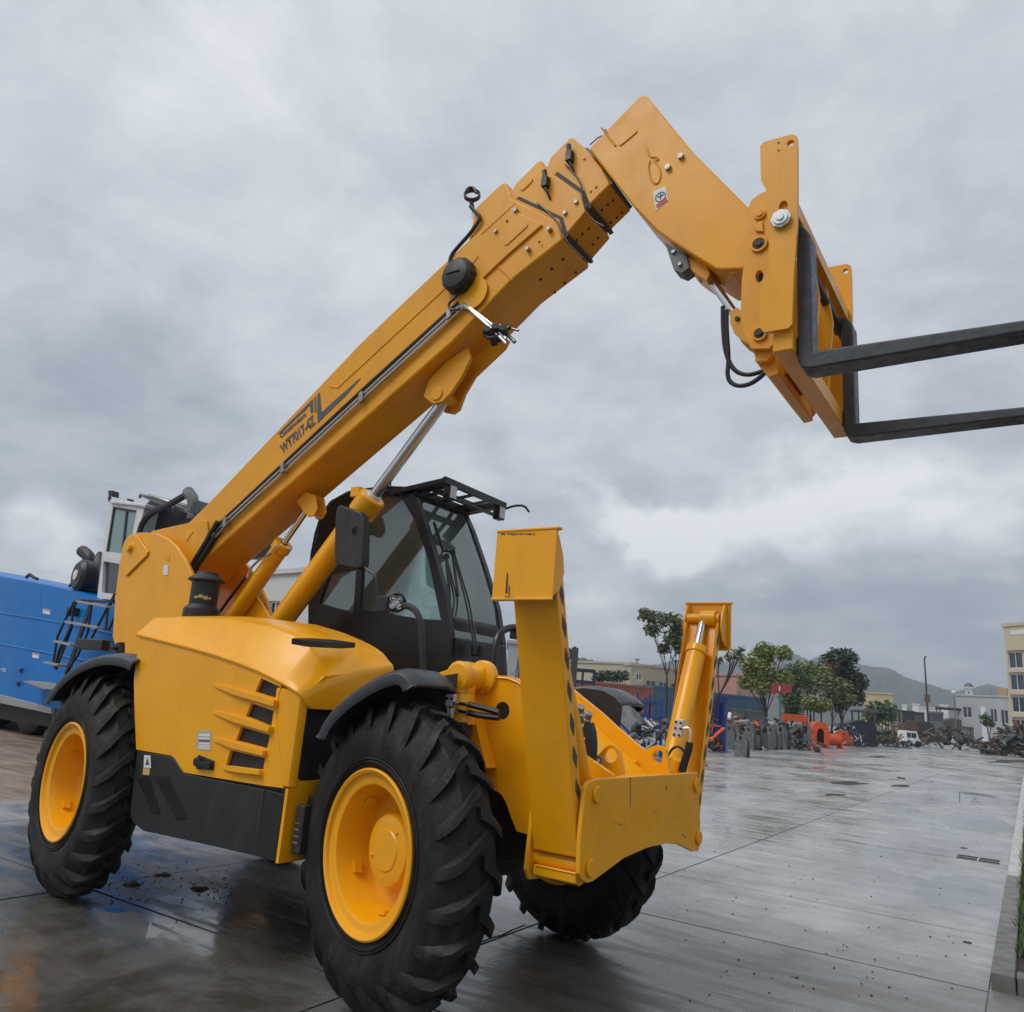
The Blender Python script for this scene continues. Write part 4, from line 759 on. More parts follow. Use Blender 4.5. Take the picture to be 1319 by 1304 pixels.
def outrigger(s):
    # front edge line of the near arm, measured on the plane x = XB; mirrored for the far one
    f0, f1 = PX(716, 745, XB), PX(744.5, 1106, XB)      # outer edge, top and bottom
    g0, g1 = PX(722, 742, XB), PX(757, 1010, XB)      # inner edge
    o0, o1 = f0.copy(), f1.copy(); i0 = V((XB, f0.y + .068, f0.z)); i1 = V((XB, f1.y + .078, f1.z))
    Y_ = lambda p: V((p.x, p.y * -s, p.z))
    arm = empty if 0 else None
    m = MB()      # channel: outer wall and two side walls
    prof0 = [V((XA, o0.y, o0.z)), V((XB, o0.y, o0.z)), V((XB, i0.y, i0.z)), V((XB - .014, i0.y, i0.z)), V((XB - .014, o0.y + .014, o0.z)), V((XA + .014, o0.y + .014, o0.z)), V((XA + .014, i0.y, i0.z)), V((XA, i0.y, i0.z))]
    prof1 = [V((XA, o1.y, o1.z)), V((XB, o1.y, o1.z)), V((XB, i1.y, i1.z)), V((XB - .014, i1.y, i1.z)), V((XB - .014, o1.y + .014, o1.z)), V((XA + .014, o1.y + .014, o1.z)), V((XA + .014, i1.y, i1.z)), V((XA, i1.y, i1.z))]
    top = [p + V((0, -.02, .06)) for p in prof0]; bot = [V((p.x, p.y, p.z - .0)) for p in prof1]
    arm = m.loft([[Y_(p) for p in q_] for q_ in (top, prof0, prof1, bot)][0:3]).obj('outrigger_arm', YEL, TH, .007)
    # chevrons on the forward wall
    for k in range(8):
        t = .005 + k * .118; a = lerpv(o0, o1, t); dz = (o1 - o0) * .092; wd = lerpv(i0 - o0, i1 - o1, t)
        p = [a + wd * .30 + dz * .50, a + wd * .46 + dz * .02, a + wd * .80 + dz * .44, a + wd * .62 + dz * .95]
        MB().prism([Y_(V((XB + .0015, q_.y, q_.z))) for q_ in p], Xv(.0012)).obj('chevron_stripe', CHV, arm)
    # foot: face plate, lips and gussets
    F0 = -1.105; fb, ft = 1.775, 2.075; xa, xb = 1.925, 2.225
    m = MB(); m.box(Y_(V((xa, F0, fb))), Y_(V((xb, F0 + .016, ft)))); foot = m.obj('outrigger_foot', YEL, TH, .005)
    MB().box(Y_(V((xa, F0 - .004, ft - .010))), Y_(V((xb + .010, F0 + .03, ft + .002)))).obj('foot_lip', YEL, foot, .004); MB().box(Y_(V((xa, F0 - .005, fb - .002))), Y_(V((xb, F0 + .03, fb + .010)))).obj('foot_lip', YEL, foot, .004)
    for x in (XA - .018, XB + .004):
        m = MB().prism([Y_(V((x, F0 + .016, ft - .02))), Y_(V((x, F0 + .06, ft - .02))), Y_(V((x, F0 + .105, ft - .10))), Y_(V((x, F0 + .12, (fb + ft) / 2 - .02))), Y_(V((x, F0 + .09, fb + .05))), Y_(V((x, F0 + .016, fb + .012)))], Xv(.014)); m.obj('foot_gusset', YEL, foot, .004)
    pc_ = Y_(V((XA - .03, F0 + .085, (fb + ft) / 2 + .04))); pc_ = pc_ + Xv(.034); m = MB().cyl(pc_, pc_ + Xv(XB - XA - .01), .030).cyl(pc_ + Xv(.09), pc_ + Xv(.19), .050); m.obj('foot_pin', YEL, foot, .003)
    # leg cylinder lying in the channel
    p1 = pc_ + Xv(.106); p0 = Y_(V(((XA + XB) / 2, -.50, 1.00))); d = (p1 - p0).normalized(); L_ = (p1 - p0).length; b1 = p0 + d * (L_ * .80)
    m = MB().cyl(p0, b1, .058, seg=24).cyl(b1 - d * .05, b1, .066, seg=24); c_ = m.obj('outrigger_cylinder', YEL, TH, .004); MB().cyl(b1 - d * .02, p1, .028, seg=18).obj('piston_rod', CHR, c_)
    return arm, foot, c_, p0, d
near = outrigger(-1); far = outrigger(1)
def chip(uv, y=-1.1055): MB().prism(ys(uv, y), Yv(-.0008)).obj('paint_chip', GREYW, near[1])
for k in range(13):
    u = 645 + k * 3.5 + random.uniform(-1, 1); h = random.uniform(1, 4) if 3 < k < 8 else random.uniform(.8, 2.2); chip([(u, 687.5), (u + random.uniform(1.5, 4), 687), (u + 2.2, 687 + h), (u + .5, 688 + h * .7)])
chip([(653, 737), (654.5, 740), (653.5, 765), (651, 764)]); chip([(655.5, 752), (657, 758), (656, 768), (655, 768)]); chip([(650, 768), (664, 770), (662, 772), (651, 771)]); chip([(712, 768), (716, 766), (716, 773), (713, 774)])
for k in range(6): u = 668 + k * 7; chip([(u, 771.5), (u + 2, 771.3), (u + 1.6, 773), (u + .2, 773)])
# valve block, pipe and hose on the far leg cylinder
q = ys(pz([(850, 832), (905, 840), (898, 885), (890, 950), (868, 955), (828, 945), (838, 900)], 5.015, 700, 760), .50); vb = MB().prism(q, Yv(.03)).obj('valve_block', GAL, TH, .003)
for u, v in ((855, 853), (888, 860), (852, 893), (885, 897), (845, 935), (875, 938)): bolt(*pz([(u, v)], 5.015, 700, 760)[0], .4995, .007, .006, DKM, 'bolt', vb)
MB().tube(ys(pz([(905, 895), (935, 890), (950, 905), (945, 990)], 5.015, 700, 760), .50), .008, 8, 1).obj('pipe_fitting', CHR, TH)
MB().tube(ys(pz([(945, 985), (935, 1040), (915, 1100), (895, 1175)], 5.015, 700, 760), .46), .022, 8, 1).obj('hydraulic_hose', HOS, TH)
MB().tube(ys(pz([(805, 1075), (830, 1025), (870, 1008), (900, 1030), (915, 1060)], 5.015, 700, 760), .46), .007, 8, 2).obj('hydraulic_hose', HOS, TH)
MB().cyl(PY(*pz([(875, 1095)], 5.015, 700, 760)[0], .5), PY(*pz([(850, 1180)], 5.015, 700, 760)[0], .5), .045).obj('cylinder_foot', YEL, TH, .004)

MB().prism(xs([(811.5, 1001.5), (812.5, 1001.5), (812, 1040), (811.4, 1040)], 2.2155), Xv(.0006)).obj('paint_chip', RST, blade)
for a_, b_ in (((858, 1012), (859, 1017)), ((790, 1060), (803, 1063)), ((840, 1045), (846, 1046)), ((878, 1075), (884, 1079))): MB().prism(xs([a_, (a_[0] + 1, a_[1]), (b_[0], b_[1]), (b_[0] - 1, b_[1] + .6)], 2.2155), Xv(.0006)).obj('paint_chip', GREYW, blade)
# weld beads
def bead(p, nm='weld_bead'): MB().tube(p, .005, 5).obj(nm, YEL, TH)
bead([V((2.165, y, 1.0)) for y in (-.60, -.3, 0, .3, .60)]); bead([V((nb[k].x, -.424, nb[k].z - .012)) for k in range(4, 9)]); bead([V((1.98, -.70 - .0, .70)), V((2.18, -.70, .70))])
# ---- fork carriage
YC = .625
tall = [(979, 188), (984, 183), (1020, 173), (1026, 175), (1027, 190), (1027, 245), (1026, 297), (1022, 360), (1020, 418), (1015, 423), (984, 428), (980, 424), (978, 400), (979, 378), (986, 358), (990, 345), (991, 310), (989, 262), (987, 245), (980, 232)]
hol = [circle(PY(1018, 184.5, -YC), .017, 'y', 14), circle(PY(1009, 266, -YC), .020, 'y', 14, .03)]
tq = ys(tall, -YC)
carr = MB().prism(tq, Yv(.028), hol).obj('fork_carriage', YEB, TH, .005)
MB().prism([V((p.x, YC, p.z)) for p in tq], Yv(-.028), [[V((p.x, YC, p.z)) for p in h] for h in hol]).obj('carriage_side_plate', YEB, carr, .005)
xf = 3.06
m = MB(); m.box((xf - .07, -YC + .03, 3.615), (xf - .005, YC - .03, 3.690)); m.obj('carriage_top_bar', YEB, carr, .006)
m = MB(); m.box((2.955, -YC + .03, 2.93), (xf - .02, YC - .0, 3.02)); m.obj('carriage_lower_bar', YEB, carr, .006)
for y in (-.16, .14): MB().prism([V((xf - .03, y, 3.62)), V((xf - .0, y, 3.40)), V((xf - .03, y, 3.02)), V((2.88, y, 3.02)), V((2.88, y, 3.62))], Yv(.022)).obj('carriage_rib', YEB, carr, .004)
MB().box((2.90, -.14, 3.02), (2.925, .14, 3.62)).obj('carriage_back_plate', YEB, carr, .004)
MB().cyl((xf - .035, -YC + .02, 3.52), (xf - .035, YC - .02, 3.52), .022).obj('fork_shaft', DKM, carr)
MB().cyl((xf - .035, -YC - .0, 3.52), (xf - .035, YC, 3.52), .001) 
p = PY(1007, 284, -YC); m = MB().cyl(p + Yv(.0), p + Yv(-.03), .034, seg=20).cyl(p + Yv(-.012), p + Yv(-.022), .046, seg=8); m.cyl(p + Yv(-.03), p + Yv(-.036), .018); m.obj('locking_pin', GAL, carr, .003)
m = MB().prism(circle(PY(1009, 266, -YC + .020), .026, 'y', 14, .036), Yv(.004)); m.obj('slot_back_plate', YEB, carr)  # backing plate behind the slot, in the carriage's own paint
for u, v in ((1003, 184), (1003, 194)): bolt(u, v, -YC - .0002, .005, .002, DKM, 'bolt', carr)
# quick coupler
YK = .375
cp2 = [(988, 246), (978, 250), (968, 258), (964, 267), (963, 285), (959, 330), (955.5, 362), (954, 405), (957, 425), (963, 438), (967, 449), (990, 449), (1000, 440), (1010, 400), (1010, 300), (1005, 250)]
cq = ys(cp2, -YK); h2 = [circle(PY(978, 356, -YK), .020, 'y', 12, .034)]
cpl = MB().prism(cq, Yv(.03), h2).obj('quick_coupler', YEB, TH, .006); MB().prism([V((p.x, YK, p.z)) for p in cq], Yv(-.03)).obj('coupler_plate', YEB, cpl, .006)
for (u, v), r, mt in (((979, 277), .030, YEB), ((978, 315.5), .028, DKM), ((979, 431), .024, DKM)):
    p = PY(u, v, -YK); MB().cyl(p, p + Yv(-.014), r, seg=20).cyl(p + Yv(-.014), p + Yv(-.02), r * .6).obj('coupler_pin', mt if mt is DKM else YEB, cpl, .003); 
    if mt is DKM: MB().lathe(p + Yv(-.002), (0, -1, 0), [(r * 1.05, 0), (r * 1.05, .012), (r * 1.5, .012), (r * 1.5, 0)], 20).obj('pin_collar', YEB, cpl, .002)
MB().prism(ys([(970, 290), (983, 286), (984, 300), (974, 299)], -YK - .001), Yv(-.012)).obj('pin_keeper', YEB, cpl, .002)
MB().cyl((2.79, -YK + .012, 3.62), (2.79, YK - .012, 3.62), .05).cyl((2.80, -YK + .012, 3.20), (2.80, YK - .012, 3.20), .045).obj('coupler_tube', YEB, cpl)
b0 = [PY(u, v, -YK) + Yv(.035) for u, v in ((967, 449), (971, 463), (985, 462), (994, 452), (992, 440), (970, 440))]
lb_ = MB().prism(b0, Yv(YK * 2 + .10)).obj('coupler_lower_beam', YEB, cpl, .008)
b1_ = [PY(u, v, -.30) for u, v in ((971, 463), (990, 486), (1003, 482), (998, 455))]
MB().prism(b1_, Yv(.68)).obj('coupler_hook_bar', YEB, cpl, .005)
for k in range(6):
    p = V((2.86 + .0, -.22 + k * .11, 2.985)); MB().cyl(p, p + V((0, 0, -.03)), .012, seg=8).obj('bolt', DKM, cpl)
# head to coupler links and tilt cylinder
MB().box((2.62, -.17, 3.62), (2.80, .17, 3.95)).obj('head_nose', YEB, TH, .01)
MB().box((2.76, -.20, 3.25), (2.80, .20, 3.60)).obj('coupler_back_plate', DKM, TH, .01)
a_, b_ = PY(912, 355, -.05), PY(948, 408, -.05); tc_ = MB().cyl(a_ - (b_ - a_) * 1.6, a_, .055, seg=20).obj('tilt_cylinder', YEB, TH, .004)
MB().cyl(a_ - (b_ - a_) * .1, b_, .024, seg=18).obj('piston_rod', CHR, tc_)
q = ys([(941, 400), (950, 396), (957, 404), (960, 430), (966, 444), (955, 438), (945, 428), (940, 415)], -.10); MB().prism(q, Yv(.03)).obj('tilt_link', YEB, TH, .004); MB().prism([p + Yv(.12) for p in q], Yv(.03)).obj('tilt_link', YEB, TH, .004)
bolt(950, 411, -.101, .014, .01, DKM)
for pts in ([(931, 395), (931, 420), (934, 455), (945, 478), (962, 484), (978, 480), (987, 476)], [(936, 400), (936, 430), (939, 462), (936, 488), (948, 498), (965, 496), (980, 486), (987, 478)]):
    MB().tube(ys(pts, -.1), .012, 8, 2).obj('hydraulic_hose', HOS, TH)
p = PY(873, 335, -.1); m = MB(); m.prism(ys([(856, 312), (868, 320), (884, 328), (888, 345), (878, 352), (868, 348), (862, 330)], -.14), Yv(.1)); m.obj('head_valve_block', GPL, TH, .004)
for u, v in ((868, 325), (876, 341)): bolt(u, v, -.141, .013, .012, STL)
MB().prism(ys([(885, 330), (908, 340), (915, 352), (910, 362), (895, 352), (886, 345)], -.12), Yv(.2)).obj('tilt_bracket', YEB, TH, .005)
# forks
def fork(s):
    yo, wdt = -.54, .125
    A = [(1026.5, 298), (1037.5, 301), (1046.5, 312), (1047, 453), (1319, 408.5), (1319, 424), (1039, 475), (1030, 472), (1025, 463)]
    q = ys(A, yo); fx = 3.045; th = .062
    z0 = 2.853; pts = [V((fx, 0, 3.56)), V((fx + .028, 0, 3.56)), V((fx + .062, 0, 3.50)), V((fx + .062, 0, z0 + .078)), V((4.45, 0, z0 + .047)), V((4.45, 0, z0 + .027)), V((3.9, 0, z0 + .012)), V((fx + .05, 0, z0)), V((fx + .015, 0, z0 + .012)), V((fx, 0, z0 + .045))]
    y0 = yo if s < 0 else .475 - wdt / 2 + .002
    f = MB().prism([V((p.x, y0, p.z)) for p in pts], Yv(wdt)).obj('fork', FRK, carr, .010, seg=3)
    MB().prism([V((fx - .05, y0 + .02, 3.50)), V((fx + .0, y0 + .02, 3.50)), V((fx, y0 + .02, 3.56)), V((fx - .02, y0 + .02, 3.585)), V((fx - .06, y0 + .02, 3.56))], Yv(wdt - .04)).obj('fork_hook', FRK, f, .006)
fork(-1); fork(1)

# ---- lettering and stripe on the near boom panel
yd = -BY - .0172
def st(uv, nm='decal_stripe', mt=DEC): MB().prism(ys(uv, yd), Yv(-.001)).obj(nm, mt, TH)
Z_ = lambda l: pz(l, 13.04, 345, 490)
st(Z_([(832, 240), (875, 205), (905, 545), (1010, 440), (1304, 180), (1540, -30), (1560, -25), (1304, 270), (1010, 550), (840, 725), (828, 500)]))
st(Z_([(165, 905), (470, 600), (740, 330), (757, 320), (762, 540), (722, 560), (712, 455), (690, 430), (640, 500), (480, 640), (210, 905)])); st(Z_([(780, 295), (808, 270), (812, 535), (785, 545)]))
def bt(body, a, b, h, nm):
    A, B = PY(*Z_([a])[0], yd - .001), PY(*Z_([b])[0], yd - .001); H = (PY(*Z_([h])[0], yd - .001) - A); put_text(nm, body, A, B, V((-.35, 0, 1)), H.length, DEC, TH, bold=.05)
bt('Constructors', (215, 985), (650, 600), (205, 900), 'boom_lettering'); bt('WT7017-4Z', (240, 1255), (815, 730), (205, 1085), 'boom_lettering')
# ================================================================== THE SETTING
def gquad(name, pts, z, mt, kind='structure'):
    me = bpy.data.meshes.new(name); me.from_pydata([(x, y, z) for x, y in pts], [], [tuple(range(len(pts)))]); me.materials.append(mt)
    o = bpy.data.objects.new(name, me); COL.objects.link(o); o['kind'] = kind; return o
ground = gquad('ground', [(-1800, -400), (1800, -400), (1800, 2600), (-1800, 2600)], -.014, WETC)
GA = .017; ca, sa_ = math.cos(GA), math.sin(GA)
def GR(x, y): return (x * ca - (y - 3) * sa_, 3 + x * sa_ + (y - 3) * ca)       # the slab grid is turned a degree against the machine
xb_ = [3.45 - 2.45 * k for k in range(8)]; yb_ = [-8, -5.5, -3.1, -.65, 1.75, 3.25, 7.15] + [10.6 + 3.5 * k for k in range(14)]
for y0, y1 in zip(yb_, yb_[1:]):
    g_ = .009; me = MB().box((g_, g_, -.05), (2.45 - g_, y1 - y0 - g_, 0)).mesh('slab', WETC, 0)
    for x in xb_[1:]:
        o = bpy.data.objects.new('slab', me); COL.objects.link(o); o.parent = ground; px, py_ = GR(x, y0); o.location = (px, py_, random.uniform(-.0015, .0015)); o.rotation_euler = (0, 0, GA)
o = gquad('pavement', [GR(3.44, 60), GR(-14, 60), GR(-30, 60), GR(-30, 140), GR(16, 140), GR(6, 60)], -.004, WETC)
# kerb round the planting strip
kerb = empty('kerb', (0, 0, 0)); kerb['kind'] = 'structure'
for k in range(32):
    y = 1.85 + k * 1.0; paint = KWH if (k >= 4) else CONC2; m = MB()
    a, b, c, d = [V((*GR(x_, y_), 0)) for x_, y_ in ((3.455, y + .004), (3.575, y + .004), (3.575, y + .996), (3.455, y + .996))]
    m.prism([a - Zv(.06), b - Zv(.06), c - Zv(.06), d - Zv(.06)], Zv(.142 + random.uniform(-.004, .004))).obj('kerb_stone', paint, kerb, .012)
for k in range(4):
    x = 3.58 + k * .9; a, b, c, d = [V((*GR(x_, y_), 0)) for x_, y_ in ((x, 1.86), (x + .89, 1.86), (x + .89, 2.0), (x, 2.0))]
    MB().prism([p - Zv(.06) for p in (a, b, c, d)], Zv(.145)).obj('kerb_stone', CONC2, kerb, .012)
so_ = gquad('planting_soil', [GR(3.57, 1.99), GR(12, 1.99), GR(12, 60), GR(3.57, 60)], .05, SOIL)
m = MB()
for k in range(16000):
    yy = 2.5 + 20 * random.random() ** 1.8; xx = 3.585 + random.random() ** 1.5 * 1.3; x, y = GR(xx, yy)
    if random.random() > .45 + .25 * math.sin(yy * 2.1 + xx * 3) + .4 * min(1, max(0, yy - 3)): continue
    h = random.uniform(.03, .11); a = random.uniform(0, 6.28); dx, dy = math.cos(a) * .008, math.sin(a) * .008; lx, ly = random.uniform(-.06, .06), random.uniform(-.06, .06)
    m.add([(x - dx, y - dy, .04), (x + dx, y + dy, .05), (x + lx, y + ly, .05 + h)], [(0, 1, 2)])
tag(m.obj('grass', LEAF['grass_blade'], None, recalc=False, smooth=0), kind='stuff')
# puddles
def blob(name, u, v, ru, rv, mt, z=.0035, n=40, rough=.25, seed=1):
    rnd = random.Random(seed); ph = [rnd.uniform(0, 6.28) for _ in range(5)]; pts = []
    for k in range(n):
        a = 2 * math.pi * k / n; r = 1 + rough * sum(math.sin((j + 2) * a + ph[j]) / (j + 1.5) for j in range(5)); p = PZ(u + ru * r * math.cos(a), v + rv * r * math.sin(a), 0); pts.append((p.x, p.y))
    return gquad(name, pts, z, mt)
# crack line of the slab under the near wheel
crk = [PZ(u, v, 0) for u, v in ((612, 1216), (622, 1213), (634, 1208), (646, 1205), (660, 1198), (676, 1192))]
MB().loft([[p + V((-.006, 0, .002)), p + V((.008, 0, .002)), p + V((.008, 0, .001)), p + V((-.006, 0, .001))] for p in crk]).obj('crack', SOIL, ground)
# drain
gr = empty('drain_grate', (*GR(2.93, 7.2), 0), 'dark iron drain grate let into the concrete beside the kerb', 'drain grate'); gr.rotation_euler = (0, 0, GA)
for k in range(2):
    m = MB()
    for j in range(9): m.box((.005 + k * .22 + j * .0225, 0, .001), (.017 + k * .22 + j * .0225, .26, .007))
    m.box((.003 + k * .22, -.005, .001), (.207 + k * .22, .008, .009)); m.box((.003 + k * .22, .254, .001), (.207 + k * .22, .267, .009)); m.obj('grate_panel', DKM, gr)
# mud and stones on the slabs
def clod(u, v, s, label, nm='mud_clod', mt=MUD, cat='clod', grp=None):
    p = PZ(u, v, 0); m = MB(); rnd = random.Random(int(u * 7 + v))
    for j in range(5):
        c = p + V((rnd.uniform(-s, s), rnd.uniform(-s, s) * .8, .0)); r = s * rnd.uniform(.35, .8); prof = [(.0001, -.2 * r)] + [(r * math.sin(a) * (1 + rnd.uniform(-.2, .2)), r * .55 * (1 - math.cos(a)) * .9) for a in (2.6, 2.0, 1.4, .8)][::-1] + [(.0001, r * .95)]
        prof = [(.0001, 0), (r, 0), (r * .95, r * .2), (r * .6, r * .45), (.0001, r * .55)]
        m.lathe(c, (rnd.uniform(-.2, .2), rnd.uniform(-.2, .2), 1), prof, 7)
    return tag(m.obj(nm, mt, None, smooth=0), label, cat, grp)
clod(167, 1139, .055, 'flat brown mud clod on the wet concrete right behind the rear wheel'); clod(207, 1128, .045, 'small dark mud clod between the two others below the black skirt'); clod(258, 1145, .05, 'dark reddish mud clod nearest the front wheel below the black skirt')
clod(1024, 1259, .014, 'small black lump lying alone on the wet slab at bottom right', 'stone', DKM, 'stone'); clod(1241, 1093, .03, 'dark crumbs of soil just beyond the drain grate', 'soil_lump', DKM, 'soil lump'); clod(1247, 1215, .022, 'dark leaf-like scrap on the slab near the kerb corner', 'debris', DKM, 'debris'); clod(1161, 1003, .10, 'dark lump of dirt far out on the wet yard', 'debris', DKM, 'debris')
m = MB()
for k in range(260):
    if k < 130: u, v = random.uniform(120, 300), random.gauss(1140, 18)
    else: u, v = random.uniform(880, 1270), random.uniform(1000, 1290)
    p = PZ(u, v, 0); r = random.uniform(.002, .007) * (1 + .05 * (p - CC).length); m.lathe(p + V((0, 0, .001)), (0, 0, 1), [(.0001, 0), (r, 0), (r * .7, r * .6), (.0001, r * .7)], 5)
tag(m.obj('soil_crumbs', MUD, None, smooth=0), kind='stuff')
for u, v, ru, rv, s in ((1092, 1009, 23, 2.2, 2), (1075, 1024, 11, 1.4, 4), (1160, 1012.5, 14, 1.3, 6), (1306, 981, 28, 2.2, 7), (1130, 975, 10, 1.2, 8)): blob('mud_streak', u, v, ru, rv, SOIL, .004, seed=s)
blob('mud_streak', 1055, 989, 7, 1.3, SRED, .004, seed=3)

# ------------------------------------------------------------------ trees and hedges
def leaves(m, c, r, n, size, rnd, squash=.8):
    for _ in range(n):
        d = V((rnd.gauss(0, 1), rnd.gauss(0, 1), rnd.gauss(0, 1))).normalized() * r * (.25 + 1.15 * rnd.random() ** .7); d.z *= squash
        p = c + d; a = V((rnd.uniform(-1, 1), rnd.uniform(-1, 1), rnd.uniform(-.5, .5))).normalized(); b = a.cross(V((rnd.uniform(-1, 1), rnd.uniform(-1, 1), rnd.uniform(-1, 1)))).normalized(); s = size * rnd.uniform(.6, 1.3)
        m.add([p - a * s, p - b * s * .38 , p + a * s, p + b * s * .38], [(0, 1, 2, 3)])
def tree(D, ub, vb, blobs, lm, label, n=260, size=.14, tr=.12, kind='tree', group=None, stems=None, split=.5, seed=1):
    rnd = random.Random(seed); base = PD(ub, vb, D); base.z = 0
    t = empty(kind, base, label, 'tree' if 'bush' not in kind and 'hedge' not in kind else 'bush', group); k = D / FPX
    cs = [(PD(u, v, D) + V((rnd.uniform(-1, 1), rnd.uniform(-1, 1), 0)) * r * k * .8, r * k) for u, v, r in blobs]
    m = MB(); ctr = sum((c for c, _ in cs), V()) / len(cs); fork_ = base.lerp(V((ctr.x, ctr.y, min(c.z for c, _ in cs))), split)
    for q in (stems or [(0, 0)]):
        off = V((q[0], q[1], 0)); m.loft([[p + V((math.cos(a), math.sin(a), 0)) * r for a in [2 * math.pi * i / 7 for i in range(7)]] for p, r in ((base + off, tr), (base.lerp(fork_, .5) + off * 1.2, tr * .8), (fork_ + off * 1.5, tr * .65))])
    for i, (c, r) in enumerate(cs):
        s0 = fork_ + (V((*(stems or [(0, 0)])[i % len(stems or [1])], 0)) * 1.5); mid = s0.lerp(c, .5) + V((rnd.uniform(-.1, .1), rnd.uniform(-.1, .1), .05 * r)); m.tube([s0, mid, c], tr * .28, 5, 1)
        for _ in range(3): m.tube([mid, c + V((rnd.uniform(-r, r), rnd.uniform(-r, r), rnd.uniform(-r, r) * .7)) * .8], tr * .1, 4)
    inv = -base
    def rb(m_): m_.v = [tuple(V(p) + inv) for p in m_.v]; return m_
    rb(m).obj('trunk', BARK, t)
    m = MB()
    for c, r in cs: 
        leaves(m, c, r * 1.1, int(2.0 * n * (r / (8 * k)) ** 1.5) if r else n, size * .72, rnd)
        for _ in range(4): leaves(m, c + V((rnd.uniform(-r, r), rnd.uniform(-r, r), rnd.uniform(-r, r) * .8)), r * .35, n // 4, size * .6, rnd)
    rb(m).obj('crown', lm, t, recalc=False, smooth=0); return t
def hedge(label, D, pts, rpx, lm, n, size, seed=1):
    rnd = random.Random(seed); m = MB(); k = D / FPX; base = PD(pts[0][0], pts[0][1], D); base.z = 0; t = empty('bush', base, label, 'bush')
    st = MB()
    for u, v in pts:
        c = PD(u, v, D + rnd.uniform(-1, 1)); leaves(m, c, rpx * k, n, size, rnd, 1.0); st.tube([V((c.x, c.y, 0)), c], .03, 4)
    for mm in (m, st): mm.v = [tuple(V(p) - base) for p in mm.v]
    m.obj('crown', lm, t, recalc=False, smooth=0); st.obj('trunk', BARK, t); return t
LM, LD, LP, LO, LR = LEAF['leaf_mid'], LEAF['leaf_dark'], LEAF['leaf_pale'], LEAF['leaf_olive'], LEAF['leaf_red']
tree(33, 858, 958, [(835, 793, 8), (850, 798, 10), (868, 800, 9), (880, 812, 9), (845, 812, 8), (860, 822, 9), (872, 832, 8), (880, 838, 7), (852, 836, 6)], LO, 'slender two-stemmed young tree in front of the blue container, left of the far outrigger', 120, .13, .055, stems=[(0, 0), (.22, .08)], split=.72, seed=3)
tree(34, 902, 950, [(946, 842, 7), (952, 836, 4), (938, 846, 6), (930, 850, 5)], LO, 'bare-limbed tree just right of the far outrigger with a few leaves', 45, .12, .09, seed=5, split=.6)
tree(30, 888, 940, [(870, 852, 1.5), (882, 862, 1.5)], LD, 'dark lopped trunk close to the left side of the far outrigger', 12, .1, .08, seed=8, split=.5)
tree(52, 989, 950, [(968, 857, 10), (985, 846, 10), (994, 838, 9), (1004, 842, 8), (972, 870, 11), (992, 862, 12), (1003, 874, 10), (978, 884, 9), (966, 880, 7), (990, 882, 9)], LP, 'pale green leafy tree left of the red sign board', 190, .2, .11, seed=9)
tree(60, 1016, 950, [(1020, 866, 9), (1018, 880, 10), (1028, 876, 9), (1015, 900, 9), (1026, 905, 10), (1022, 918, 9)], LM, 'dense mid green tree right behind the red sign board', 180, .2, .12, seed=10)
tree(62, 1044, 950, [(1040, 862, 9), (1050, 868, 10), (1036, 874, 8), (1046, 884, 9)], LP, 'light green broad tree between the sign tree and the tall dark tree', 170, .2, .12, seed=11)
tree(66, 1081, 950, [(1078, 845, 9), (1090, 848, 9), (1084, 858, 12), (1095, 868, 10), (1100, 878, 9), (1075, 870, 9), (1092, 888, 12), (1105, 898, 9), (1086, 905, 10)], LD, 'tallest dark green tree at the right of the tree row', 230, .22, .14, seed=12)
tree(64, 1072, 948, [(1072, 858, 5), (1069, 864, 5), (1076, 862, 4)], LR, 'reddish leaved tree in front of the tall dark tree', 150, .18, .07, seed=13)
tree(58, 1067, 948, [(1070, 878, 9), (1080, 884, 9), (1074, 895, 9), (1086, 900, 8)], LO, 'olive green tree with a thin trunk behind the orange machinery', 170, .2, .08, seed=14)
for i, (u, v) in enumerate(((1038, 903), (1049, 905), (1058, 908))):
    tree(56, u, 950, [(u, v, 6), (u - 3, v + 6, 4), (u + 4, v + 5, 4)], LP, ('pale shaggy palm-like tree, leftmost of three behind the grey posts', 'pale shaggy palm-like tree in the middle of the three', 'pale shaggy palm-like tree, rightmost of three beside the orange castings')[i], 150, .22, .07, kind='palm_tree', group='pale shaggy trees', seed=20 + i, split=.9)
hedge('dark green bushes in front of the yellow building', 90, [(1120 + 4 * k, 918 - (k % 3) * 4 + dv) for k in range(8) for dv in (0, 8)], 6, LM, 90, .26, 3)
hedge('clipped dark green hedge behind the red container', 80, [(768 + 3.4 * k, 873 - (k % 3) * 1.6) for k in range(12)], 4.5, LD, 90, .25, 4)
tree(112, 1275, 938, [(1275, 926, 5), (1272, 932, 4), (1279, 932, 4)], LM, 'small green tree in front of the grey building', 130, .3, .12, seed=31)

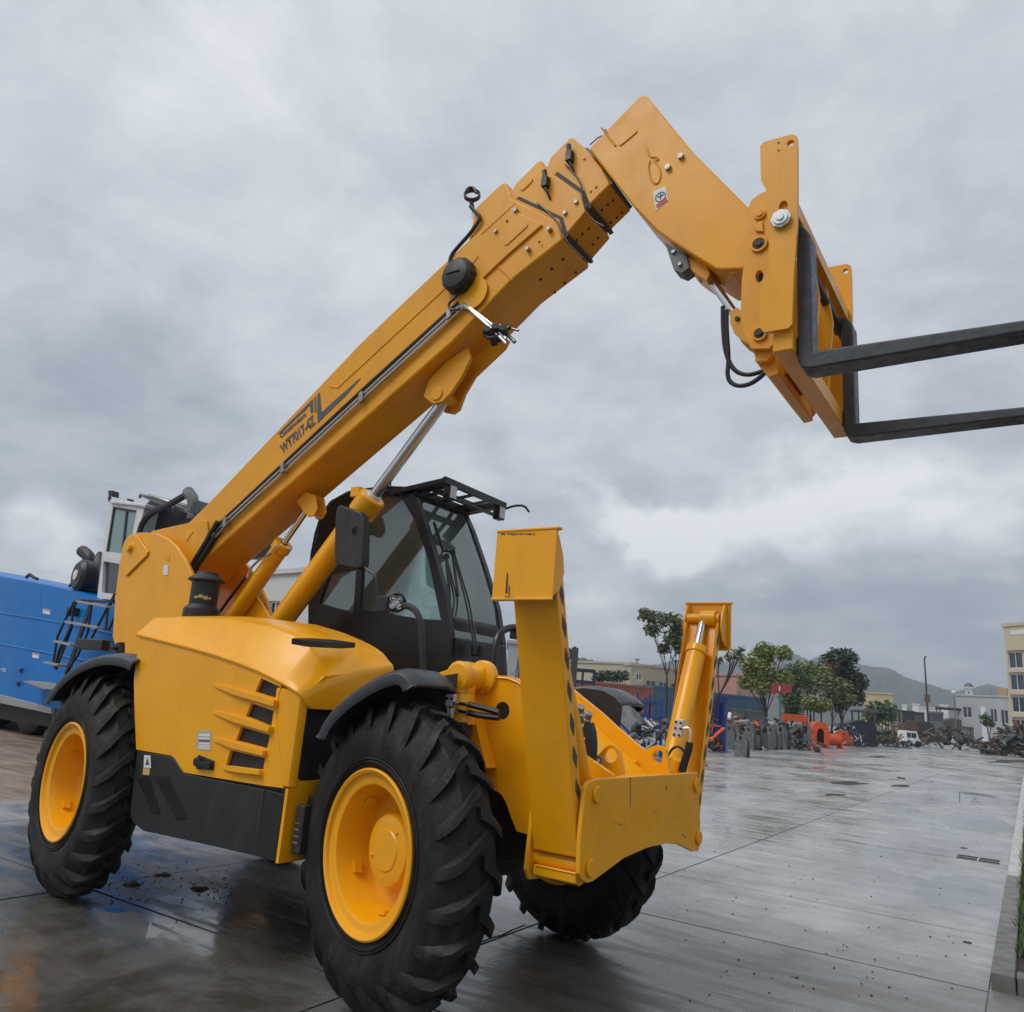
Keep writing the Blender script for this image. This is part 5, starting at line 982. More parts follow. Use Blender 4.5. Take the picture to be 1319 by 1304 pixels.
# ------------------------------------------------------------------ buildings
def facade(name, label, uL, DL, uR, DR, vt, depth, wm, wins=(), vtr=None, cat='building', parapet=True, z0=0.0, ubase=None, roof=None, winm=None):
    a = PD(uL, vt, DL); b = PD(uR, vt if vtr is None else vtr, DR); zt = a.z; A = V((a.x, a.y, z0)); B = V((b.x, b.y, z0)); X = (B - A); W_ = X.length; X.normalize(); Yd = V((-X.y, X.x, 0))
    if Yd.dot(V((CF.x, CF.y, 0))) < 0: Yd = -Yd
    t = empty(name, A, label, cat); Lc = lambda x, z, y: X * x + Yd * y + V((0, 0, z)); H = zt - z0
    holes = []
    m = MB().prism([Lc(0, 0, 0), Lc(W_, 0, 0), Lc(W_, H, 0), Lc(0, H, 0)], Yd * .3, [[Lc(f0 * W_, g0 * H, 0), Lc(f1 * W_, g0 * H, 0), Lc(f1 * W_, g1 * H, 0), Lc(f0 * W_, g1 * H, 0)] for f0, f1, g0, g1 in wins])
    m.prism([Lc(0, 0, .301), Lc(W_, 0, .301), Lc(W_, 0, depth), Lc(0, 0, depth)], V((0, 0, H - .02))); m.obj('wall', wm, t, smooth=0)
    if parapet: MB().prism([Lc(-.15, H, -.15), Lc(W_ + .15, H, -.15), Lc(W_ + .15, H, depth + .1), Lc(-.15, H, depth + .1)], V((0, 0, max(.25, H * .03)))).obj('roof', roof or wm, t, .02)
    for f0, f1, g0, g1 in wins:
        x0, x1, z0_, z1_ = f0 * W_, f1 * W_, g0 * H, g1 * H
        wo = MB().prism([Lc(x0, z0_, .10), Lc(x1, z0_, .10), Lc(x1, z1_, .10), Lc(x0, z1_, .10)], Yd * .08, [[Lc(x0 + .08, z0_ + .08, .10), Lc(x1 - .08, z0_ + .08, .10), Lc(x1 - .08, z1_ - .08, .10), Lc(x0 + .08, z1_ - .08, .10)]]); c = (x0 + x1) / 2; wo.prism([Lc(c - .04, z0_ + .08, .09), Lc(c + .04, z0_ + .08, .09), Lc(c + .04, z1_ - .08, .09), Lc(c - .04, z1_ - .08, .09)], Yd * .06)
        wo = wo.obj('window', WPT, t, smooth=0); MB().prism([Lc(x0 + .06, z0_ + .06, .20), Lc(x1 - .06, z0_ + .06, .20), Lc(x1 - .06, z1_ - .06, .20), Lc(x0 + .06, z1_ - .06, .20)], Yd * .02).obj('pane', winm or WIN, wo, smooth=0)
    return t, Lc, W_, H
# right-hand cream tower
W5 = [(a, b, g0, g1) for g0, g1 in ((.66, .79), (.485, .612), (.31, .435), (.13, .255), (.02, .09)) for a, b in ((.02, .14), (.155, .27), (.285, .42), (.46, .58), (.60, .72))]
t, Lc, W_, H = facade('apartment_block', 'tall cream apartment block with stacked recessed windows at the right edge', 1292.5, 108, 1470, 97, 808, 14, CRM, W5)
for i in range(5): MB().prism([Lc(W_ * .02, H * (.098 + i * .176), -.25), Lc(W_ * .98, H * (.098 + i * .176), -.25), Lc(W_ * .98, H * (.098 + i * .176), -.01), Lc(W_ * .02, H * (.098 + i * .176), -.01)], V((0, 0, .35))).obj('floor_band', CRM, t)
MB().prism([Lc(W_ * .06, H * .93, -.05), Lc(W_ * .5, H * .93, -.05), Lc(W_ * .5, H * .93, -.01), Lc(W_ * .06, H * .93, -.01)], V((0, 0, .5))).obj('sign_strip', WPT, t)
# grey office
def fr_(u): return (u - 1231.6) / (1297 - 1231.6)
def gz(v): return (938 - v) / (938 - 896.5)
t, Lc, W_, H = facade('office_building', 'flat-roofed grey office building left of the cream apartment block', 1231.6, 150, 1302, 146, 896.5, 12, BGW, [(fr_(a), fr_(b), gz(d), gz(c)) for a, c, b, d in ((1238.4, 905.7, 1249.8, 915), (1271.6, 906.5, 1279.7, 917.6), (1283.6, 907, 1292.5, 918.4), (1245, 923.4, 1250.7, 931.8), (1284, 926, 1292.9, 935))])
MB().prism([Lc(W_ * .45, 0, -.05), Lc(W_ * .54, 0, -.05), Lc(W_ * .54, 0, -.01), Lc(W_ * .45, 0, -.01)], V((0, 0, H * .8))).obj('stair_panel', WPT, t)
MB().prism([Lc(W_ * .70, H + .3, 1), Lc(W_ * .88, H + .3, 1), Lc(W_ * .88, H + .3, 3), Lc(W_ * .70, H + .3, 3)], V((0, 0, 1.2))).obj('roof_tank', mat('roof_tank_tan', (.40, .26, .16), .8), t)
t, Lc, W_, H = facade('turret_house', 'small white stair turret with a domed cap behind the grey office', 1243, 152, 1252.5, 152, 887, 2, WBG, [(.3, .7, .80, .88), (.3, .7, .9, .96)])
MB().lathe(Lc(W_ / 2, H + .2, .8), (0, 0, 1), [(.75, 0), (.7, .3), (.45, .65), (.001, .8)], 14).obj('dome', GP2, t)
facade('yellow_building', 'pale yellow building behind the bushes left of the far crane mast', 1111, 150, 1150.5, 150, 893, 12, mat('yellow_wall', (.50, .42, .24), .85, var=.15, vscale=.2), [(.1 + .22 * k, .22 + .22 * k, .55, .72) for k in range(4)])
for i, (u0, u1, v, mt) in enumerate(((1175, 1184, 908, WPT), (1185, 1209, 912, WBG), (1211, 1221, 909, WPT), (1162, 1168, 909, WPT))):
    facade('small_house', ('white house, left end of the row below the hill by the crane mast', 'long low white house in the row right of the crane mast', 'white house with a peaked top at the right end of the far row', 'narrow white house right of the yellow building')[i], u0, 200, u1, 200, v, 8, mt, [(.15 + .22 * k, .27 + .22 * k, .5, .75) for k in range(4)], cat='house')
facade('workshop_shed', 'low brownish shed behind the far excavators', 1149, 130, 1165, 130, 919, 8, mat('shed_wall', (.22, .19, .15), .85, var=.3, vscale=.4), [(.2, .5, .4, .7)])
# beige block and pink block behind the containers
facade('beige_building', 'long beige building with rows of grey windows behind the containers', 812.5, 95, 975, 120, 856, 14, BEI, [(.02 + .088 * k, .085 + .088 * k, .60, .76) for k in range(11)] + [(.03 + .088 * k, .075 + .088 * k, .22, .40) for k in range(11)], vtr=858)
t, Lc, W_, H = facade('rooftop_hut', 'small beige rooftop hut with an aerial on the beige building', 812.8, 93.5, 829, 94, 857.5, 5, BEI, [(.1, .35, .80, .95), (.45, .9, .74, .86)])
MB().bar(Lc(W_ * .7, H, 1), Lc(W_ * .7, H + .9, 1), .08, .08).bar(Lc(W_ * .5, H + .8, 1), Lc(W_ * .9, H + .8, 1), .08, .08).obj('aerial', DKM, t)
facade('pink_building', 'pink walled building right of the far outrigger behind the blue container', 949, 105, 982, 108, 871, 8, PNK, [(.08, .22, .55, .72), (.5, .62, .6, .75)])
# white building seen under the boom
facade('white_office_building', 'white office building seen in the gap under the boom behind the lift cylinder', 300, 42, 415, 36, 744, 12, WBG, [(.20, .285, .62, .80), (.325, .46, .55, .80), (.475, .60, .55, .80), (.63, .76, .55, .80), (.50, .60, .05, .30), (.66, .80, .05, .38), (.82, .95, .05, .38)], vtr=744)
facade('grey_block_building', 'grey block building seen in the slit right of the cab', 655, 60, 668.3, 60, 829, 8, BGW, [(.5, .7, .3, .6)])

# ------------------------------------------------------------------ containers
def container(label, u0, D0, u1, D1, vt, mt, z0=0, zt=None):
    a = PD(u0, vt, D0); b = PD(u1, vt, D1); A = V((a.x, a.y, 0)); B = V((b.x, b.y, 0)); X = B - A; W_ = X.length; X.normalize(); Yd = V((-X.y, X.x, 0)); Yd = Yd if Yd.dot(CF) > 0 else -Yd
    zt = zt or a.z; t = empty('shipping_container', A, label, 'container'); m = MB(); n = int(W_ / .28); pts = []
    for i in range(n):
        x = W_ * i / n; s = W_ / n
        for dx, dy in ((0, 0), (.35, 0), (.5, .05), (.85, .05)): pts.append(X * (x + dx * s) + Yd * dy)
    pts += [X * W_, X * W_ + Yd * 2.4, Yd * 2.4]; m.prism([p + Zv(z0 + .1) for p in pts], Zv(zt - z0 - .2)); m.obj('corrugated_wall', mt, t, smooth=0)
    for z in (z0, zt - .14): MB().prism([X * -.05 + Yd * -.04 + Zv(z), X * (W_ + .05) + Yd * -.04 + Zv(z), X * (W_ + .05) + Yd * 2.45 + Zv(z), X * -.05 + Yd * 2.45 + Zv(z)], Zv(.14)).obj('frame_rail', mt, t)
    for x in (-.05, W_ - .1): MB().box((0, 0, 0), (.01, .01, .01)); MB().prism([X * x + Yd * -.05 + Zv(z0 + .14), X * (x + .15) + Yd * -.05 + Zv(z0 + .14), X * (x + .15) + Yd * .1 + Zv(z0 + .14), X * x + Yd * .1 + Zv(z0 + .14)], Zv(zt - z0 - .28)).obj('corner_post', mt, t)
    return t
container('long faded red shipping container behind the scrap racks', 741, 56, 840, 60, 875.5, CRED)
container('blue shipping container left of the far outrigger, next to the red one', 841.5, 61, 905, 64, 883, CBLU)
container('blue shipping container right of the far outrigger below the pink building', 908, 64, 986, 70, 891, CBLU, z0=1.3, zt=None)
container('grey shipping container under the right blue one', 908, 63.8, 988, 69.8, 909, mat('container_grey', (.16, .18, .18), .6, var=.3, vscale=.6))

# ------------------------------------------------------------------ racks, posts, scrap
def rack(label, D, u0, u1, vt, vb, shelves, mt, nposts=3, w=.08, z0=None, nm='storage_rack'):
    a, b = PD(u0, vt, D), PD(u1, vt, D); A, B = V((a.x, a.y, 0)), V((b.x, b.y, 0)); X = B - A; Yd = V((-X.y, X.x, 0)).normalized() * .9; zb = 0
    t = empty(nm, A, label, 'rack'); H = a.z
    for i in range(nposts):
        for d in (0, 1): p = X * (i / (nposts - 1)) + Yd * d; MB().bar(p, p + Zv(H), w, w).obj('post', mt, t)
    for v in shelves:
        z = PD(u0, v, D).z; m = MB()
        for d in (0, 1): m.bar(Yd * d + Zv(z), X + Yd * d + Zv(z), w * .8, w * 1.4)
        m.bar(Zv(z), Yd + Zv(z), w * .8, w); m.bar(X + Zv(z), X + Yd + Zv(z), w * .8, w); m.obj('shelf_beam', mt, t)
    return t, A, X, Yd
rack('empty tall blue-grey steel rack left of the slender tree', 26, 736, 766, 862, 900, (862, 877), mat('rack_navy', (.02, .03, .07), .6, var=.3), 3, .055)
rack('blue storage rack full of scrap behind the slender tree', 27, 806, 838, 892, 945, (903, 920, 936), BLU2, 3, .06)
rack('taller blue storage rack nearest the far outrigger', 26, 832, 853, 899, 948, (905, 925, 940), BLU2, 2, .07)
def heap(name, label, D, u0, u1, vt, vb, n, mts, smin, smax, seed, cat='scrap heap'):
    rnd = random.Random(seed); base = PD((u0 + u1) / 2, vb, D); base.z = 0; t = empty(name, base, label, cat); k = D / FPX; per = {}
    zt = PD((u0 + u1) / 2, vt, D).z; wd = (u1 - u0) * k; rt_ = V((CR.x, CR.y, 0)).normalized(); fw = V((CF.x, CF.y, 0)).normalized()
    for i in range(n):
        a = rnd.uniform(-1, 1); h = max(.05, zt * (1 - abs(a) ** 2.2)) * rnd.random() ** .7; s = rnd.uniform(smin, smax)
        p = rt_ * (a * wd / 2) + fw * rnd.uniform(-.8, 1.4) * (1 - h / (zt + .1) * .6) + Zv(h); d = V((rnd.uniform(-1, 1), rnd.uniform(-1, 1), rnd.uniform(-.6, .6))).normalized() * s
        mt = rnd.choice(mts); m = per.setdefault(mt.name, (mt, MB()))[1]
        if rnd.random() < .55: m.bar(p - d, p + d, s * rnd.uniform(.12, .5), s * rnd.uniform(.06, .35))
        else: m.cyl(p - d * .6, p + d * .6, s * rnd.uniform(.12, .4), seg=8)
    for i, (mt, m) in enumerate(per.values()): tag(m.obj('scrap_pieces', mt, t, smooth=30), kind='stuff')
    return t
SCR = [DKM, RST, GPL, DKM, GPL, GP2, RST, BLU2, WPT]
heap('scrap_heap', 'heap of mixed steel scrap under the blue racks left of the far outrigger', 24, 796, 900, 926, 962, 190, SCR, .06, .32, 3)
heap('scrap_heap', 'scrap and machine parts heaped in front of the red container', 30, 745, 815, 912, 955, 120, SCR, .08, .35, 4)
heap('scrap_heap', 'orange and rusty parts heap behind the grey posts beside the blue twin post stand', 40, 925, 975, 916, 950, 70, [ORG, RST, GPL, WPT], .15, .5, 5)
heap('scrap_heap', 'scrap pieces lying behind the blue twin post stand by the far outrigger', 33, 893, 925, 912, 965, 50, [RST, GPL, ORG, DKM], .1, .45, 6)
heap('brush_heap', 'brown heap of scrap and roots at the right edge of the yard', 78, 1283, 1345, 937, 972, 420, [RST, DKM, GP2, SOIL], .15, .8, 7)
heap('scrap_heap', 'white and grey equipment clutter behind the orange castings', 62, 1058, 1112, 930, 950, 110, [WPT, GPL, DKM, GP2, DKM, BLU2], .08, .32, 8)
heap('scrap_heap', 'dark low clutter of parts in front of the yellow machine and the bushes', 72, 1098, 1166, 936, 958, 150, [DKM, GP2, RST, DKM, GPL], .1, .5, 18)
heap('scrap_heap', 'dark clutter of parts at the foot of the far excavators', 88, 1180, 1272, 938, 957, 190, [DKM, GP2, RST, GPL, DKM], .12, .6, 19)
heap('scrap_heap', 'dark mixed parts piled behind the grey breaker housings', 44, 950, 1045, 926, 955, 170, [DKM, RST, GPL, DKM, GP2], .1, .4, 20)
# slab leaning in the clutter
MB().prism([PD(790, 905, 27), PD(806, 902, 27), PD(832, 948, 26), PD(808, 955, 26)], V((.1, .3, 0))).obj('concrete_panel', GP2, None, .01); tag(bpy.data.objects['concrete_panel'], 'tilted grey panel lying against the scrap beyond the nose plates', 'panel')
# dark mast piece on the left, above the empty rack
m = MB(); p0, p1 = PD(736, 905, 24), PD(741, 835, 24); m.bar(p0, p1, .22, .2); m.bar(PD(733, 846, 24), PD(742, 834, 24), .14, .12); m.tube([PD(731, 838, 24), PD(735, 836, 24), PD(736, 845, 24), PD(731, 850, 24)], .05, 6, 1); tag(m.obj('steel_mast', mat('mast_grey', (.06, .065, .08), .6, var=.4), None, .01), 'dark grey steel mast standing behind the near outrigger arm', 'mast')
# blue twin posts
b_ = PZ(927, 967.5); t = empty('twin_post_stand', (b_.x, b_.y, 0), 'bright blue steel stand with two posts right of the far outrigger', 'stand'); D = math.hypot(b_.x - CC.x, b_.y - CC.y); k = D / FPX; rt_ = V((CR.x, CR.y, 0)).normalized(); fw = V((CF.x, CF.y, 0)).normalized()
for u in (-4.2, 4.0):
    MB().bar(rt_ * u * k, rt_ * u * k + Zv(58 * k), .22, .22).obj('post', BLU2, t, .01); MB().bar(rt_ * u * k + Zv(0.01), rt_ * u * k + Zv(.03), .34, .34).obj('foot_plate', BLU2, t)
    MB().cyl(rt_ * u * k + Zv(38 * k) - fw * .12, rt_ * u * k + Zv(56 * k) - fw * .12, .07).obj('cylinder', BLU2, t)
MB().bar(rt_ * -8 * k + Zv(59 * k), rt_ * 8 * k + Zv(59 * k), .25, .28).obj('head_beam', BLU2, t, .02)
# grey breaker housings standing in a row
GL = [(936, 945, 931, 966, GPL), (943, 951, 934, 964, GP2), (950.6, 961.6, 943, 975, GPL), (961, 971, 938, 966, GP2), (970, 981, 941, 966, DKM), (980, 990, 935, 966, GPL), (990, 1000, 934, 966, GP2), (1000, 1008, 936, 965.5, GPL), (1006, 1016, 935, 965, GP2), (1015, 1024, 937, 964, GPL), (1023, 1033, 933, 965, GPL), (1033, 1043, 933, 965, GP2)]
GN = ['leftmost grey breaker housing right beside the blue twin post stand', 'narrow dark grey breaker housing, second from the blue stand', 'grey breaker housing that stands nearest, forward of the row', 'grey breaker housing just behind and right of the forward one', 'almost black breaker housing in the middle of the row', 'lighter grey breaker housing right of the black one', 'darker grey breaker housing, seventh from the blue stand', 'slim light grey breaker housing, eighth from the blue stand', 'dark grey breaker housing under the red sign board', 'light grey breaker housing right of the one under the sign', 'tall grey breaker housing, second from the orange castings', 'tall dark breaker housing next to the orange castings']
for i, (u0, u1, vt, vb, mt) in enumerate(GL):
    vt += random.Random(i).uniform(-5, 3)
    b_ = PZ((u0 + u1) / 2, vb); D = math.hypot(b_.x - CC.x, b_.y - CC.y); k = D / FPX; w_ = (u1 - u0) * k; h = PD(u0, vt, D).z; t = empty('breaker_housing', (b_.x, b_.y, 0), GN[i], 'breaker housing', 'grey breaker housings in a row'); t.rotation_euler = (0, 0, math.atan2(rt_.y, rt_.x) + random.uniform(-1.2, 1.2))
    if i % 3 == 0: MB().tube([V((0, .1, h * .9)), V((.1, .2, h * 1.12)), V((.25, .15, h * .7)), V((.3, .2, h * .3))], .03, 6, 1).obj('hose', HOS, t)
    for s in (-1, 1):
        MB().prism([V((s * w_ * .42, -.22, 0)), V((s * w_ * .42, .22, 0)), V((s * w_ * .42, .25, h * .6)), V((s * w_ * .42, .12, h)), V((s * w_ * .42, -.12, h)), V((s * w_ * .42, -.25, h * .6))], Xv(-s * .06), [circle((s * w_ * .42, 0, h * .84), .07, 'x', 10)]).obj('side_plate', mt, t, .01)
    MB().box((-w_ * .36, -.17, .08), (w_ * .36, .17, h * (.66 + random.uniform(-.05, .12)))).obj('body', GP2 if mt is GPL else GPL, t, .02)
    MB().cyl((0, 0, h * .6), (0, 0, h * .9), .09).cyl((-w_ * .45, 0, h * .84), (w_ * .45, 0, h * .84), .05).obj('pin', DKM, t)
# sign board, orange castings
p = PD(1006, 950, 50); t = empty('sign_board', (p.x, p.y, 0), 'dark red rectangular sign board on a post in front of the trees', 'sign'); o_ = V((p.x, p.y, 0))
q = [PD(u, v, 50) - o_ for u, v in ((993.5, 882), (1020, 881.5), (1020, 892.5), (993.5, 893.5))]; MB().prism(q, fw * .08).obj('panel', SRED, t, .01); MB().bar(V((0, 0, 0)) + fw * .1, V((0, 0, q[0].z)) + fw * .1, .1, .1).obj('post', mat('teal_post', (.05, .13, .12), .6), t)
MB().prism([PD(u, v, 49.98) - o_ for u, v in ((1003.5, 884), (1005, 884), (1005, 890), (1003.5, 890))], fw * .01).obj('lettering', WPT, t)
def casting(label, u0, u1, vt, vb, parts, nm, cat='casting'):
    b_ = PZ((u0 + u1) / 2, vb); D = math.hypot(b_.x - CC.x, b_.y - CC.y); t = empty(nm, (b_.x, b_.y, 0), label, cat); k = D / FPX; rx, fy = V((1, 0, 0)), V((0, 1, 0)); t.rotation_euler = (0, 0, math.atan2(rt_.y, rt_.x)); parts(t, (u1 - u0) * k, (vb - vt) * k); return t
def drum(t, w_, h):
    arc = [(-.5, .0), (-.5, .5), (-.42, .78), (-.25, .95), (0, 1), (.3, .96), (.46, .8), (.5, .45), (.42, .0)]; MB().prism([V((x * w_, -.45, z * h)) for x, z in arc], Yv(.06), [[V((x * w_ * .42, -.45, .12 * h + z * h * .62)) for x, z in arc]]).obj('side_plate', ORG, t, .02)
    MB().loft([[V((x * w_, y, z * h)) for x, z in arc] for y in (-.39, .5)], cap=False).obj('shell', ORG, t, .0); MB().box((-w_ * .4, .2, .05), (w_ * .4, .25, h * .8)).obj('back_plate', RST, t); MB().bar((-w_ * .6, -.2, h * .3), (w_ * .3, -.55, h * .1), .12, .12).obj('frame', RST, t, .02)
def yoke(t, w_, h):
    for s in (-1, 1): MB().prism([V((s * w_ * .45, -.4, 0)), V((s * w_ * .45, .4, 0)), V((s * w_ * .45, .35, h * .7)), V((s * w_ * .45, .1, h)), V((s * w_ * .45, -.3, h))], Xv(-s * .12)).obj('side_plate', ORG, t, .02)
    MB().cyl((-w_ * .4, 0, h * .45), (w_ * .4, 0, h * .45), h * .32).obj('roller', ORG, t)
def hood(t, w_, h): MB().loft([[V((x, y, z)) for x, y, z in ((-w_ * a, yy, 0.05), (w_ * a, yy, .05), (w_ * a * .95, yy, h * .6 * b), (w_ * a * .5, yy, h * b), (-w_ * a * .8, yy, h * b))] for yy, a, b in ((-.5, .35, .6), (-.35, .48, .95), (.35, .5, 1), (.5, .4, .7))]).obj('shell', ORG, t, .02); MB().box((-w_ * .3, -.2, 0), (w_ * .3, .2, .12)).obj('skid', DKM, t)
casting('orange arched bucket casting right of the grey housings', 1043, 1064, 934, 963, drum, 'bucket_casting'); casting('low orange roller yoke in front of the orange bucket casting', 1063, 1083, 943, 963.5, yoke, 'roller_yoke'); casting('rounded orange hood at the right of the orange parts', 1083, 1096, 944, 960, hood, 'orange_hood', 'hood')
casting('long orange beam frame lying behind the grey housings', 1016, 1044, 926, 962, lambda t, w_, h: (MB().box((-w_ * .5, .6, h * .78), (w_ * .5, 1.0, h)).obj('beam', ORG, t, .02), [MB().box((x * w_ - .08, .65, 0), (x * w_ + .08, .95, h * .78)).obj('leg', ORG, t) for x in (-.4, .4)]), 'beam_frame', 'frame')
# small far machines
def machine(label, u0, u1, vt, vb, mb, mc, cab=(.1, .5), canopy=False, arm=None, tracks=True, name='excavator'):
    b_ = PZ((u0 + u1) / 2, vb); D = min(150, math.hypot(b_.x - CC.x, b_.y - CC.y)); c = PD((u0 + u1) / 2, vb, D); k = D / FPX; t = empty(name, (c.x, c.y, 0), label, name.replace('_', ' ')); t.rotation_euler = (0, 0, math.atan2(rt_.y, rt_.x)); w_ = (u1 - u0) * k; h = PD(u0, vt, D).z
    for y in (-.9, .9):
        if tracks: MB().prism([V((x * w_, y - .25, z * h)) for x, z in ((-.46, .06), (-.40, 0), (.40, 0), (.46, .06), (.46, .16), (.40, .22), (-.40, .22), (-.46, .16))], Yv(.5)).obj('track', DKM, t, .03)
        else:
            for x in (-.28, .28): MB().lathe((x * w_, y - .2, h * .16), (0, 1, 0), [(.001, 0), (h * .10, 0), (h * .15, .02), (h * .16, .1), (h * .16, .3), (h * .15, .4), (.001, .4)], 20).obj('wheel', RUB, t)
    MB().prism([V((x * w_, -.95, z * h)) for x, z in ((-.44, .20), (.46, .20), (.49, .42), (.42, .66), (-.05, .70), (-.42, .58))], Yv(1.9)).obj('body', mb, t, .05)
    x0, x1 = -.5 + cab[0], -.5 + cab[1]; m = MB()
    for x in (x0, x1):
        for y in (-.85, .35): m.bar((x * w_, y, h * .5), (x * w_, y, h * .95), .10, .10)
    m.obj('cab_post', mc, t); MB().box((x0 * w_ - .15, -.98, h * .93), (x1 * w_ + .15, .5, h)).obj('cab_roof', mc, t, .05)
    if not canopy: MB().box((x0 * w_ + .04, -.82, h * .5), (x1 * w_ - .04, .32, h * .93)).obj('cab_window', WIN, t)
    if arm:
        pts = [V((x * w_, -.2, z * h)) for x, z in arm]; m = MB()
        for a, b in zip(pts, pts[1:]): m.bar(a, b, .28, .36, (0, 1, 0))
        m.obj('arm', mb, t, .04)
    return t
machine('dark compact loader with a grey canopy right of the orange hood', 1085, 1121, 913, 960, mat('loader_navy', (.02, .025, .05), .5, var=.3), GPL, (.45, .95), True, [(-.3, .45), (-.5, .25), (-.58, .08)], name='loader')
machine('small olive and yellow track machine in the middle distance', 1121, 1143, 934, 957.5, mat('olive_machine', (.14, .12, .04), .6, var=.4), GPL, (.1, .45), True, None, name='tracked_machine')
machine('yellow small machine just left of the white van', 1141, 1165, 934, 956.5, mat('dull_yellow', (.40, .27, .04), .6, var=.4), RST, (.2, .55), True, [(.3, .5), (.48, .4), (.5, .1)], name='tracked_machine')
machine('dark brown excavator with a boxy cab behind the white van', 1160, 1178, 915, 955, RST, DKM, (.1, .75), name='excavator')
machine('dark brown excavator with a bent arm right of the white van', 1176, 1199, 917, 955, DKM, DKM, (.0, .5), False, [(.2, .5), (.42, .62), (.6, .1)], name='excavator')
machine('grey excavator with a high engine housing in the middle of the far row', 1193, 1213, 916, 955.5, GPL, GPL, (.3, .9), name='excavator')
machine('big grey-brown wheel loader with a wide dark canopy in the far row', 1209, 1246, 911, 956.5, mat('loader_brown', (.11, .10, .08), .7, var=.4), DKM, (.1, .85), True, [(.2, .5), (.42, .45), (.52, .1)], False, 'wheel_loader')
machine('low grey machine at the right end of the far row', 1243, 1269, 936, 957, GP2, GP2, (.1, .5), True, None, False, 'road_roller')
def van(u0, u1, vt, vb):
    b_ = PZ((u0 + u1) / 2, vb); D = 82; c = PD((u0 + u1) / 2, vb, D); k = D / FPX; w_ = (u1 - u0) * k; h = PD(u0, vt, D).z
    t = empty('van', (c.x, c.y, 0), 'small white van parked between the yellow machine and the dark excavators', 'van'); t.rotation_euler = (0, 0, math.atan2(rt_.y, rt_.x))
    MB().prism([V((x * w_, -.8, z * h)) for x, z in ((-.5, .18), (.5, .18), (.5, .45), (.40, .55), (.28, .97), (.22, 1), (-.46, 1), (-.5, .9))], Yv(1.6)).obj('body', WPT, t, .06)
    for x in (-.3, .3): MB().cyl((x * w_, -.82, .28), (x * w_, -.6, .28), .28).obj('wheel', RUB, t)
    for x0, x1 in ((-.44, -.16), (-.12, .20)): MB().box((x0 * w_, -.815, h * .58), (x1 * w_, -.80, h * .88)).obj('window', WIN, t)
van(1163, 1179, 941, 953.5)
# mast, street lamp
p = PD(1197, 950, 140); t = empty('lattice_mast', (p.x, p.y, 0), 'tall thin dark mast with a block partway up, rising over the far excavators', 'mast'); zt = PD(1195.5, 848, 140).z; zb_ = PD(1196, 900, 140).z
MB().cyl((0, 0, 0), (-.15, 0, zt), .17, .10, 8).obj('pole', DKM, t); MB().box((-.4, -.3, zb_ - .6), (.35, .3, zb_ + .55)).obj('head_block', RST, t, .03); MB().bar((-.1, 0, zt), (.05, 0, zt + .3), .3, .2).obj('tip', DKM, t)
p = PD(1231.5, 945, 100); t = empty('street_lamp', (p.x, p.y, 0), 'thin street lamp with a pale head left of the grey office building', 'street lamp'); zt = PD(1231.5, 895, 100).z
MB().cyl((0, 0, 0), (0, 0, zt), .07, .05, 8).obj('pole', GPL, t); MB().lathe((0, 0, zt), (0, 0, 1), [(.001, 0), (.2, .05), (.28, .25), (.15, .4), (.001, .45)], 12).obj('lamp_head', WPT, t)
p = PD(668, 880, 45); t = empty('water_stand', (p.x, p.y, 0), 'small grey steel stand with a tank on four legs seen right of the cab', 'tank stand'); k = 45 / FPX; z1 = PD(668, 862, 45).z; z2 = PD(668, 846, 45).z; H0 = z1
for sx in (-1, 1):
    for sy in (-1, 1): MB().bar((sx * 4.5 * k, sy * .2, 0), (sx * 3 * k, sy * .14, H0), .05, .05).obj('leg', GP2, t)
MB().cyl((0, 0, H0), (0, 0, z2), 4.3 * k, 3.6 * k).obj('tank', GPL, t)

# ------------------------------------------------------------------ hills
def hill(name, D, pts, depth, mt, seed, bump=3.0):
    rnd = random.Random(seed); P = []
    for (u0, v0), (u1, v1) in zip(pts, pts[1:]):
        n = max(2, int(abs(u1 - u0) / 2))
        for i in range(n): P.append((u0 + (u1 - u0) * i / n, v0 + (v1 - v0) * i / n))
    P.append(pts[-1]); secs = []
    for u, v in P:
        c = PD(u, v, D); z = c.z + rnd.uniform(-.5, .5) * bump; d = V((c.x - CC.x, c.y - CC.y, 0)).normalized(); row = []
        for j in range(9):
            f = j / 8; q = V((c.x, c.y, 0)) - d * depth * (1 - f); row.append(V((q.x + rnd.uniform(-1, 1) * bump, q.y + rnd.uniform(-1, 1) * bump, max(-1, z * (f ** 1.3)) + (rnd.uniform(-.5, .5) * bump if 0 < j < 8 else 0))))
        q = V((c.x, c.y, 0)) + d * depth * .6; row.append(V((q.x, q.y, -2))); secs.append(row)
    o = MB().loft(secs, cap=False, closed=False).obj(name, mt, None, smooth=80); o['kind'] = 'structure'; return o
hill('hills', 1300, [(560, 905), (640, 890), (700, 872), (760, 868), (812, 862), (850, 855), (880, 849), (930, 853), (960, 851), (985, 846), (1000, 838), (1011, 836), (1028, 844), (1043, 850.5), (1052, 847), (1065, 844.5), (1085, 849), (1099, 854), (1120, 858), (1147, 861), (1167.5, 873), (1194.5, 881), (1218, 888.5), (1233, 890.5), (1240, 889.5), (1260, 884.6), (1274, 881), (1292, 886), (1330, 900), (1400, 930), (1500, 965)], 500, HILL, 3, 1.6)
hill('wooded_hill', 420, [(640, 872), (690, 846), (720, 843), (742, 846), (760, 850), (780, 854), (800, 862), (820, 873), (850, 888), (890, 906)], 120, mat('hill_wood', (.05, .065, .04), .95, col2=(.025, .035, .02), vscale=.08), 5, 1.0)

